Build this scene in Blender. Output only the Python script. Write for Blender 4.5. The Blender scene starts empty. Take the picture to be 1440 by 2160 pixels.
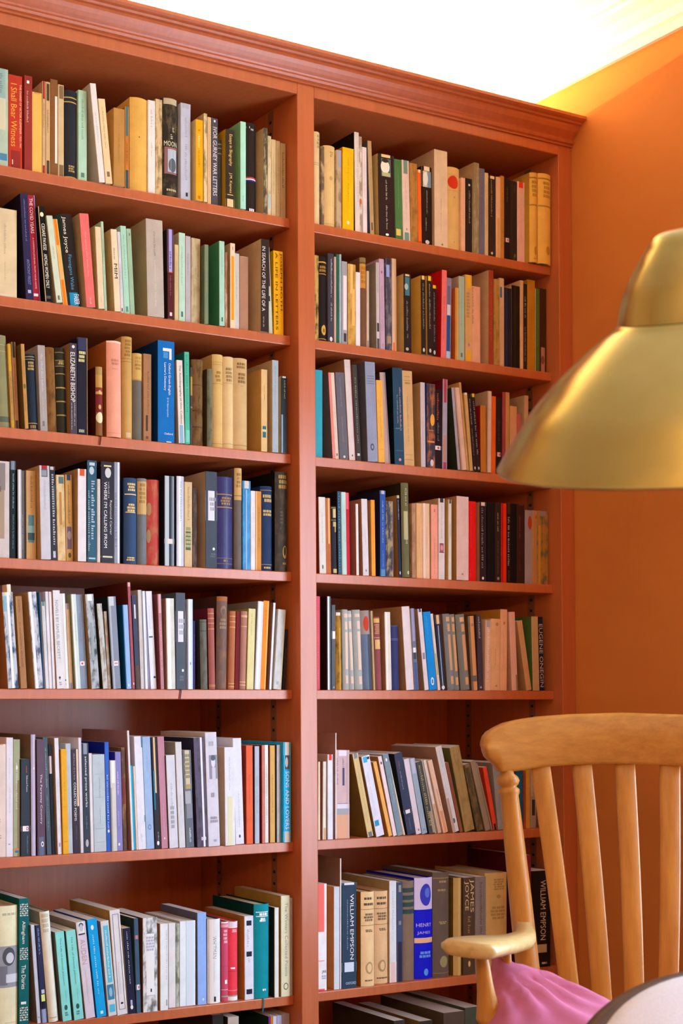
import bpy, bmesh, math, random
from mathutils import Vector, Matrix
R = math.radians
rnd = random.Random(7)
scn = bpy.context.scene
col = scn.collection

# ---------------------------------------------------------------- camera
F_PX, CX, CY, W, HGT = 2637.707, -250.0, 1435.56, 1440.0, 2160.0
cd = bpy.data.cameras.new('camera')
cam = bpy.data.objects.new('camera', cd); col.objects.link(cam)
cam.location = (-1.19417, -2.24102, 1.12)
cam.rotation_euler = (R(90.9), 0, R(-22.63754))
cd.sensor_fit = 'HORIZONTAL'; cd.sensor_width = 36; cd.lens = 36 * F_PX / W
cd.shift_x = (W / 2 - CX) / W; cd.shift_y = (CY - HGT / 2) / W
cd.clip_start = 0.05; cd.clip_end = 100
cd.dof.use_dof = True; cd.dof.focus_distance = 2.66; cd.dof.aperture_fstop = 10.0
scn.camera = cam

# ---------------------------------------------------------------- light and exposure
vs = scn.view_settings
vs.view_transform = 'Standard'; vs.look = 'None'; vs.gamma = 1.0; vs.exposure = -0.04
vs.use_curve_mapping = False
SKY_STRENGTH, STRIP_WATTS, FILL_GLOW = 22.5, 64.0, 66.0
world = bpy.data.worlds.new('sky'); scn.world = world; world.use_nodes = True
nt = world.node_tree; bg = nt.nodes['Background']
tc = nt.nodes.new('ShaderNodeTexCoord'); sp = nt.nodes.new('ShaderNodeSeparateXYZ'); rp = nt.nodes.new('ShaderNodeValToRGB')
nt.links.new(tc.outputs['Generated'], sp.inputs[0]); nt.links.new(sp.outputs['Z'], rp.inputs[0])
e = rp.color_ramp.elements
e[0].position = 0.0; e[0].color = (.58, .76, .95, 1)
e[1].position = 0.5; e[1].color = (.57, .86, 1.20, 1)
nt.links.new(rp.outputs[0], bg.inputs[0]); bg.inputs[1].default_value = SKY_STRENGTH
WINS = [(-2.05, -.75, .42, 2.04), (-3.85, -2.60, .42, 2.04)]   # window openings in the right wall: y0, y1, z0, z1
for WIN in WINS:
    pl = bpy.data.lights.new('window_portal', 'AREA'); pl.shape = 'RECTANGLE'
    pl.size = WIN[3] - WIN[2]; pl.size_y = WIN[1] - WIN[0]; pl.cycles.is_portal = True
    po = bpy.data.objects.new('window_portal', pl); col.objects.link(po)
    po.location = (1.90, (WIN[0] + WIN[1]) / 2, (WIN[2] + WIN[3]) / 2); po.rotation_euler = (0, R(90), 0)
cy = scn.cycles
cy.max_bounces = 10; cy.diffuse_bounces = 6; cy.glossy_bounces = 4; cy.transmission_bounces = 6; cy.transparent_max_bounces = 8
cy.sample_clamp_indirect = 6.0; cy.caustics_reflective = False; cy.caustics_refractive = False
cy.use_denoising = True

# ---------------------------------------------------------------- materials
def lin(hx):
    r = []
    for i in (0, 2, 4):
        v = int(hx[i:i + 2], 16) / 255
        r.append(v / 12.92 if v <= .04045 else ((v + .055) / 1.055) ** 2.4)
    return r
def new_mat(name):
    m = bpy.data.materials.new(name); m.use_nodes = True
    return m, m.node_tree, m.node_tree.nodes['Principled BSDF']
def noise(nt, scale, detail=3, stretch=None, rough=.55, rot=0):
    tc = nt.nodes.new('ShaderNodeTexCoord'); n = nt.nodes.new('ShaderNodeTexNoise')
    n.inputs['Scale'].default_value = scale; n.inputs['Detail'].default_value = detail; n.inputs['Roughness'].default_value = rough
    if stretch:
        mp = nt.nodes.new('ShaderNodeMapping'); mp.inputs['Scale'].default_value = stretch
        if rot: mp.vector_type = 'TEXTURE'; mp.inputs['Scale'].default_value = [1 / q for q in stretch]; mp.inputs['Rotation'].default_value = (0, 0, rot)
        nt.links.new(tc.outputs['Object'], mp.inputs[0]); nt.links.new(mp.outputs[0], n.inputs['Vector'])
    else: nt.links.new(tc.outputs['Object'], n.inputs['Vector'])
    return n.outputs['Fac']
def ramp(nt, fac, stops):
    r = nt.nodes.new('ShaderNodeValToRGB'); el = r.color_ramp.elements
    while len(el) < len(stops): el.new(.5)
    for q, (p, c) in zip(el, stops): q.position = p; q.color = (*c, 1)
    nt.links.new(fac, r.inputs[0]); return r.outputs[0]
def bump(nt, b, fac, strength, dist=.002):
    n = nt.nodes.new('ShaderNodeBump'); n.inputs['Strength'].default_value = strength; n.inputs['Distance'].default_value = dist
    nt.links.new(fac, n.inputs['Height']); nt.links.new(n.outputs[0], b.inputs['Normal'])
def sc(c, k): return [min(1, v * k) for v in c]
def flat(name, c, rough=.6, metal=0, spec=.4):
    m, nt, b = new_mat(name)
    b.inputs['Base Color'].default_value = (*c, 1); b.inputs['Roughness'].default_value = rough
    b.inputs['Metallic'].default_value = metal; b.inputs['Specular IOR Level'].default_value = spec
    return m
def mottled(name, a, c, scale, rough=.6, spec=.4, stretch=None, bmp=0, lo=.35, hi=.65, detail=4):
    m, nt, b = new_mat(name)
    n = noise(nt, scale, detail, stretch)
    nt.links.new(ramp(nt, n, [(lo, a), (hi, c)]), b.inputs['Base Color'])
    b.inputs['Roughness'].default_value = rough; b.inputs['Specular IOR Level'].default_value = spec
    if bmp: bump(nt, b, n, bmp)
    return m
PAINT = (.47, .115, .032)
M_paint = mottled('terracotta_satin_paint', sc(PAINT, .93), sc(PAINT, 1.05), 14, .36, .5, (6, 6, .35), .06)
M_wall = mottled('orange_wall_paint', (.53, .160, .026), (.57, .178, .030), 5, .75, .3, None, .03)
M_cream = mottled('cream_wall_paint', (.60, .47, .31), (.64, .51, .34), 5, .8, .2)
M_ceil = mottled('white_ceiling_paint', (.80, .79, .76), (.84, .83, .80), 3, .85, .2)
M_white = flat('white_gloss_paint', (.80, .79, .76), .35)
M_floor = mottled('oak_floor', (.20, .11, .05), (.30, .17, .08), 9, .45, .4, (1, 12, 1))
M_track = flat('bronze_strip', (.26, .10, .045), .5, .2)
M_hole = flat('dark_slot', (.012, .008, .006), .8)
M_page = mottled('paper_edges', (.62, .53, .40), (.76, .68, .54), 60, .85, .2, (14, .6, .6))
M_page2 = mottled('white_paper_edges', (.70, .66, .58), (.82, .79, .73), 60, .85, .2, (14, .6, .6))
def wood(name, a, c, rough=.38):
    m, nt, b = new_mat(name)
    flat_ = 'arm' in name or 'crest' in name
    n = noise(nt, 5, 6, (.7, 16, 16) if flat_ else (14, 14, 1.0), .65, R(-8.6) if flat_ else 0)
    nt.links.new(ramp(nt, n, [(.3, a), (.7, c)]), b.inputs['Base Color'])
    b.inputs['Roughness'].default_value = rough; b.inputs['Specular IOR Level'].default_value = .32
    bump(nt, b, n, .08); return m
M_wood = wood('elm_wood', (.44, .175, .026), (.62, .285, .055))
M_wood_x = wood('elm_crest_wood', (.44, .170, .024), (.60, .265, .046))
M_arm = wood('worn_pale_arm_wood', (.54, .345, .115), (.70, .50, .22), .30)
def brass_mat():
    m, nt, b = new_mat('brushed_brass')
    n = noise(nt, 6, 4, (3, 3, 240)); n2 = noise(nt, 9, 3)
    nt.links.new(ramp(nt, n2, [(.3, (.50, .375, .11)), (.7, (.58, .44, .15))]), b.inputs['Base Color'])
    b.inputs['Metallic'].default_value = 1; b.inputs['Roughness'].default_value = .21
    bump(nt, b, n, .10, .001); return m
M_brass = brass_mat()
M_inner = flat('lamp_inside_white', (.75, .72, .65), .5)
M_cord = flat('black_cord', (.02, .02, .02), .6)
M_cushion = mottled('mauve_cotton', (.47, .125, .225), (.56, .165, .285), 7, .9, .15, None, .12)
M_grey = mottled('pale_grey_fabric', (.66, .67, .72), (.73, .74, .79), 500, .9, .15, None, .25)
M_band = flat('brown_leather_band', (.10, .055, .035), .5)
def glow(name, c, s):
    m, nt, b = new_mat(name); b.inputs['Base Color'].default_value = (*c, 1)
    b.inputs['Emission Color'].default_value = (*c, 1); b.inputs['Emission Strength'].default_value = s; return m
def glass():
    m, nt, b = new_mat('window_glass')
    t = nt.nodes.new('ShaderNodeBsdfTransparent'); g = nt.nodes.new('ShaderNodeBsdfGlossy'); mx = nt.nodes.new('ShaderNodeMixShader')
    g.inputs['Roughness'].default_value = .02; mx.inputs[0].default_value = .06
    nt.links.new(t.outputs[0], mx.inputs[1]); nt.links.new(g.outputs[0], mx.inputs[2])
    nt.links.new(mx.outputs[0], nt.nodes['Material Output'].inputs[0]); return m
M_glass = glass()
_cache = {}
def cover_mat(c, gloss=0, mot=None, kind='cover'):
    key = (tuple(round(v, 3) for v in c), gloss, mot and tuple(mot))
    if key in _cache: return _cache[key]
    rough, spec = (.32, .14) if gloss else (.6, .10)
    nm = 'book_' + kind
    if mot: m = mottled(nm, c, mot, 75, rough, spec, (1, 1, .45), .1, .46, .62)
    else: m = mottled(nm, sc(c, .92), sc(c, 1.06), 28, rough, spec, None, .12 if gloss else .04)
    _cache[key] = m; return m
def ink(c):
    key = ('ink', tuple(round(v, 2) for v in c))
    if key not in _cache: _cache[key] = flat('spine_ink', c, .55, 0, .1)
    return _cache[key]

# ---------------------------------------------------------------- mesh helpers
class MB:
    def __init__(s): s.v = []; s.f = []; s.m = []; s.mats = []; s.smooth = []
    def slot(s, m):
        if m not in s.mats: s.mats.append(m)
        return s.mats.index(m)
    def add(s, vs, fs, m, smooth=False):
        o = len(s.v); k = s.slot(m); s.v += [tuple(p) for p in vs]
        for f in fs: s.f.append([i + o for i in f]); s.m.append(k); s.smooth.append(smooth)
    def box(s, a, b, m):
        x0, y0, z0 = a; x1, y1, z1 = b
        s.add([(x0, y0, z0), (x1, y0, z0), (x1, y1, z0), (x0, y1, z0), (x0, y0, z1), (x1, y0, z1), (x1, y1, z1), (x0, y1, z1)],
              [(0, 3, 2, 1), (4, 5, 6, 7), (0, 1, 5, 4), (1, 2, 6, 5), (2, 3, 7, 6), (3, 0, 4, 7)], m)
    def loft(s, rings, m, smooth=True, caps=True, closed=True):
        n = len(rings[0]); vs = [p for r in rings for p in r]; fs = []
        for i in range(len(rings) - 1):
            for j in range(n if closed else n - 1):
                k = (j + 1) % n
                fs.append((i * n + j, i * n + k, (i + 1) * n + k, (i + 1) * n + j))
        if caps and closed: fs += [tuple(range(n))[::-1], tuple(range((len(rings) - 1) * n, len(rings) * n))]
        s.add(vs, fs, m, smooth)
    def tube(s, path, rad, m, n=14, flatten=None):
        pts = [Vector(p) for p in path]; rings = []
        for i, p in enumerate(pts):
            d = (pts[min(i + 1, len(pts) - 1)] - pts[max(i - 1, 0)]).normalized()
            a = d.cross(Vector((0, 1, 0)) if abs(d.y) < .9 else Vector((1, 0, 0))).normalized(); b = d.cross(a)
            r = rad[i] if isinstance(rad, (list, tuple)) else rad
            ka, kb = flatten or (1, 1)
            rings.append([p + (a * math.cos(t) * ka + b * math.sin(t) * kb) * r for t in [2 * math.pi * q / n for q in range(n)]])
        s.loft(rings, m)
    def build(s, name, parent=None, loc=None, bevel=0, kind=None):
        me = bpy.data.meshes.new(name); me.from_pydata(s.v, [], s.f)
        for q in s.mats: me.materials.append(q)
        me.polygons.foreach_set('material_index', s.m); me.polygons.foreach_set('use_smooth', s.smooth)
        bm = bmesh.new(); bm.from_mesh(me); bmesh.ops.recalc_face_normals(bm, faces=bm.faces); bm.to_mesh(me); bm.free()
        o = bpy.data.objects.new(name, me); col.objects.link(o)
        if loc: o.location = loc
        if parent: o.parent = parent
        if kind: o['kind'] = kind
        if bevel:
            b = o.modifiers.new('bevel', 'BEVEL'); b.width = bevel; b.segments = 2; b.limit_method = 'ANGLE'; b.angle_limit = R(40)
        return o
def empty(name, loc, label, cat, group=None, rz=0):
    o = bpy.data.objects.new(name, None); col.objects.link(o); o.location = loc; o.rotation_euler = (0, 0, rz)
    o['label'] = label; o['category'] = cat
    if group: o['group'] = group
    return o
def tag(o, label, cat, group=None):
    o['label'] = label; o['category'] = cat
    if group: o['group'] = group
    return o
def boxo(name, a, b, m, parent=None, bevel=0, kind=None):
    q = MB(); q.box(a, b, m); return q.build(name, parent, None, bevel, kind)

# ---------------------------------------------------------------- room shell
X0, XR, Y0, YB, ZC = -2.9, 1.61, -4.3, .36, 2.775
T = .32
boxo('floor', (X0, Y0, -.1), (XR, YB, 0), M_floor, kind='structure')
boxo('ceiling', (X0, Y0, ZC), (XR, YB, ZC + .1), M_ceil, kind='structure')
boxo('wall_back', (X0, YB, 0), (XR, YB + .1, ZC), M_cream, kind='structure')
boxo('wall_left', (X0 - .1, Y0, 0), (X0, YB, ZC), M_cream, kind='structure')
boxo('wall_front', (X0, Y0 - .1, 0), (XR, Y0, ZC), M_wall, kind='structure')
q = MB(); (A0, A1, WZ0, WZ1), (B0, B1, _, _) = WINS
for y0, y1 in ((Y0, B0), (B1, A0), (A1, YB)): q.box((XR, y0, 0), (XR + T, y1, ZC), M_wall)
for y0, y1 in ((A0, A1), (B0, B1)): q.box((XR, y0, 0), (XR + T, y1, WZ0), M_wall); q.box((XR, y0, WZ1), (XR + T, y1, ZC), M_wall)
q.build('wall_right', kind='structure')
def cornice_ring(run, k):
    # profile: distance from wall, height; run 'x' or 'y'
    pr = [(0, 2.668), (.012, 2.668), (.014, 2.690), (.022, 2.696), (.030, 2.715), (.050, 2.737), (.074, 2.748), (.080, 2.756), (.092, 2.758), (.094, ZC), (0, ZC)]
    return pr
q = MB(); pr = cornice_ring('y', 0)
q.loft([[(XR - p, yy, z) for p, z in pr] for yy in (Y0, YB)], M_white, smooth=False); q.build('trim_1', kind='structure')
q = MB(); q.loft([[(xx, YB - p, z) for p, z in pr] for xx in (X0, XR)], M_white, smooth=False); q.build('trim_2', kind='structure')
# windows in the right wall, out of the picture: the daylight of the room
for wn, WIN in enumerate(WINS):
    w1 = bpy.data.objects.new('window_%d' % (wn + 1), None); col.objects.link(w1); w1['kind'] = 'structure'
    w1.location = (XR + .2, (WIN[0] + WIN[1]) / 2, WIN[2])
    hw, hh = (WIN[1] - WIN[0]) / 2, WIN[3] - WIN[2]
    for a, b in (((-.03, -hw, 0), (.04, -hw + .06, hh)), ((-.03, hw - .06, 0), (.04, hw, hh)), ((-.03, -hw + .06, 0), (.04, hw - .06, .07)), ((-.03, -hw + .06, hh - .06), (.04, hw - .06, hh)), ((-.03, -hw + .06, hh / 2 - .025), (.04, hw - .06, hh / 2 + .025))):
        boxo('window_frame', a, b, M_white, w1)
    for k in (-1, 1): boxo('glazing_bar', (-.01, k * hw / 3 - .011, .06), (.015, k * hw / 3 + .011, hh - .05), M_white, w1)
    boxo('pane', (.002, -hw + .05, .06), (.006, hw - .05, hh / 2 - .02), M_glass, w1)
    boxo('pane', (.002, -hw + .05, hh / 2 + .02), (.006, hw - .05, hh - .05), M_glass, w1)
    boxo('window_sill', (-.25, -hw, -.035), (-.03, hw, .0), M_white, w1)

# ---------------------------------------------------------------- bookcase
ZS = {1: 2.2105, 2: 1.943, 3: 1.675, 4: 1.409, 5: 1.1433, 6: .8015, 7: .459, 8: .118}
TH = .0217
BL, BR = -.0195, XR
bays = {'L': (BL, .7425), 'R': (.7905, 1.5634)}
DB = .345
bc = empty('bookcase', ((BL + BR) / 2, .16, 0), 'tall terracotta painted built-in bookcase of two bays against the wall', 'bookcase')
def bpart(name, a, b, m=M_paint, bevel=.0018):
    ox, oy, oz = bc.location
    return boxo(name, (a[0] - ox, a[1] - oy, a[2] - oz), (b[0] - ox, b[1] - oy, b[2] - oz), m, bc, bevel)
BLL = BL
bpart('side_panel', (BL - .05, -.025, 0), (BL, DB, 2.509))
bpart('divider_post', (.7425, -.025, .07), (.7905, DB, 2.509))
bpart('side_panel', (1.5634, -.025, .07), (XR - .0005, DB, 2.509))
bpart('back_panel', (BL, DB - .012, .07), (.7425, DB, 2.4835))
bpart('back_panel', (.7905, DB - .012, .07), (1.5634, DB, 2.4835))
bpart('plinth', (BLL, -.01, 0), (XR - .0005, .03, .0965))
for n, (a, b) in bays.items():
    bpart('top_panel', (a, -.025, 2.4835), (b, DB, 2.509))
    for k, z in ZS.items(): bpart('shelf', (a + .0005, 0, z - TH), (b - .0005, DB - .013, z))
    for side in (a, b):
        sg = 1 if side == a else -1
        for d in (.063, .262):
            q = MB(); ox, oy, oz = bc.location
            x0, x1 = sorted((side, side + sg * .0012))
            q.box((x0 - ox, d - .009 - oy, .1), (x1 - ox, d + .009 - oy, 2.48), M_track)
            zz_ = .13; k = 0
            while zz_ < 2.47:
                x0, x1 = sorted((side + sg * .001, side + sg * .0016))
                q.box((x0 - ox, d - .0035 - oy, zz_), (x1 - ox, d + .0035 - oy, zz_ + .006), M_hole); zz_ += .027
            q.build('shelf_track', bc)
# crown moulding: swept profile, tip stands .043 m proud of the posts
cp = [(-.024, 2.5085), (-.029, 2.5085), (-.029, 2.5135), (-.0335, 2.5145), (-.036, 2.519), (-.0335, 2.5235), (-.031, 2.5255), (-.033, 2.5285), (-.038, 2.533), (-.0445, 2.5395), (-.049, 2.547), (-.0505, 2.5525), (-.056, 2.5535), (-.058, 2.5575), (-.0635, 2.5595), (-.068, 2.563), (-.068, 2.570), (-.02, 2.570), (-.02, 2.5085)]
ox, oy, oz = bc.location
q = MB(); q.loft([[(xx - ox, y - oy, z) for y, z in cp] for xx in (BLL - .05, XR - .0006)], M_paint, smooth=False)
q.build('crown_moulding', bc)
boxo_top = bpart('top_board', (BLL, -.0195, 2.509), (XR - .0006, DB, 2.514))

# warm strip light lying on top of the bookcase
sl = empty('strip_light', (.77, .235, 2.5145), 'warm strip light hidden on top of the bookcase behind its crown', 'lamp')
boxo('light_housing', (-.82, -.02, 0), (.82, .02, .008), M_white, sl)
M_tube = glow('warm_tube', (1, .66, .32), 6.0)
q = MB(); q.tube([(-.8, 0, .013), (.8, 0, .013)], .006, M_tube, 10); q.build('tube', sl)
al = bpy.data.lights.new('strip_glow', 'AREA'); al.shape = 'RECTANGLE'; al.size = 1.6; al.size_y = .02
al.energy = STRIP_WATTS; al.color = (1.0, .86, .46)
ao = bpy.data.objects.new('strip_glow', al); col.objects.link(ao); ao.parent = sl; ao.location = (0, 0, .021); ao.rotation_euler = (R(180), 0, 0)

# added warm fill: a glowing globe, unseen behind the picture's viewpoint
gl = empty('fill_globe', (-1.7, -3.3, 2.1), 'added warm fill globe, unseen behind the viewpoint, hung from the ceiling mid-room', 'lamp')
M_fill = glow('fill_emitter', (1, .68, .38), FILL_GLOW)
q = MB(); q.loft([[(.17 * math.sin(math.pi * i / 16) * math.cos(2 * math.pi * j / 24), .17 * math.sin(math.pi * i / 16) * math.sin(2 * math.pi * j / 24), -.17 * math.cos(math.pi * i / 16)) for j in range(24)] for i in range(1, 16)], M_fill); q.build('fill_sphere', gl)
q = MB(); q.tube([(0, 0, .165), (0, 0, ZC - 2.1)], .003, M_cord, 8); q.build('cord', gl)

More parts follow.
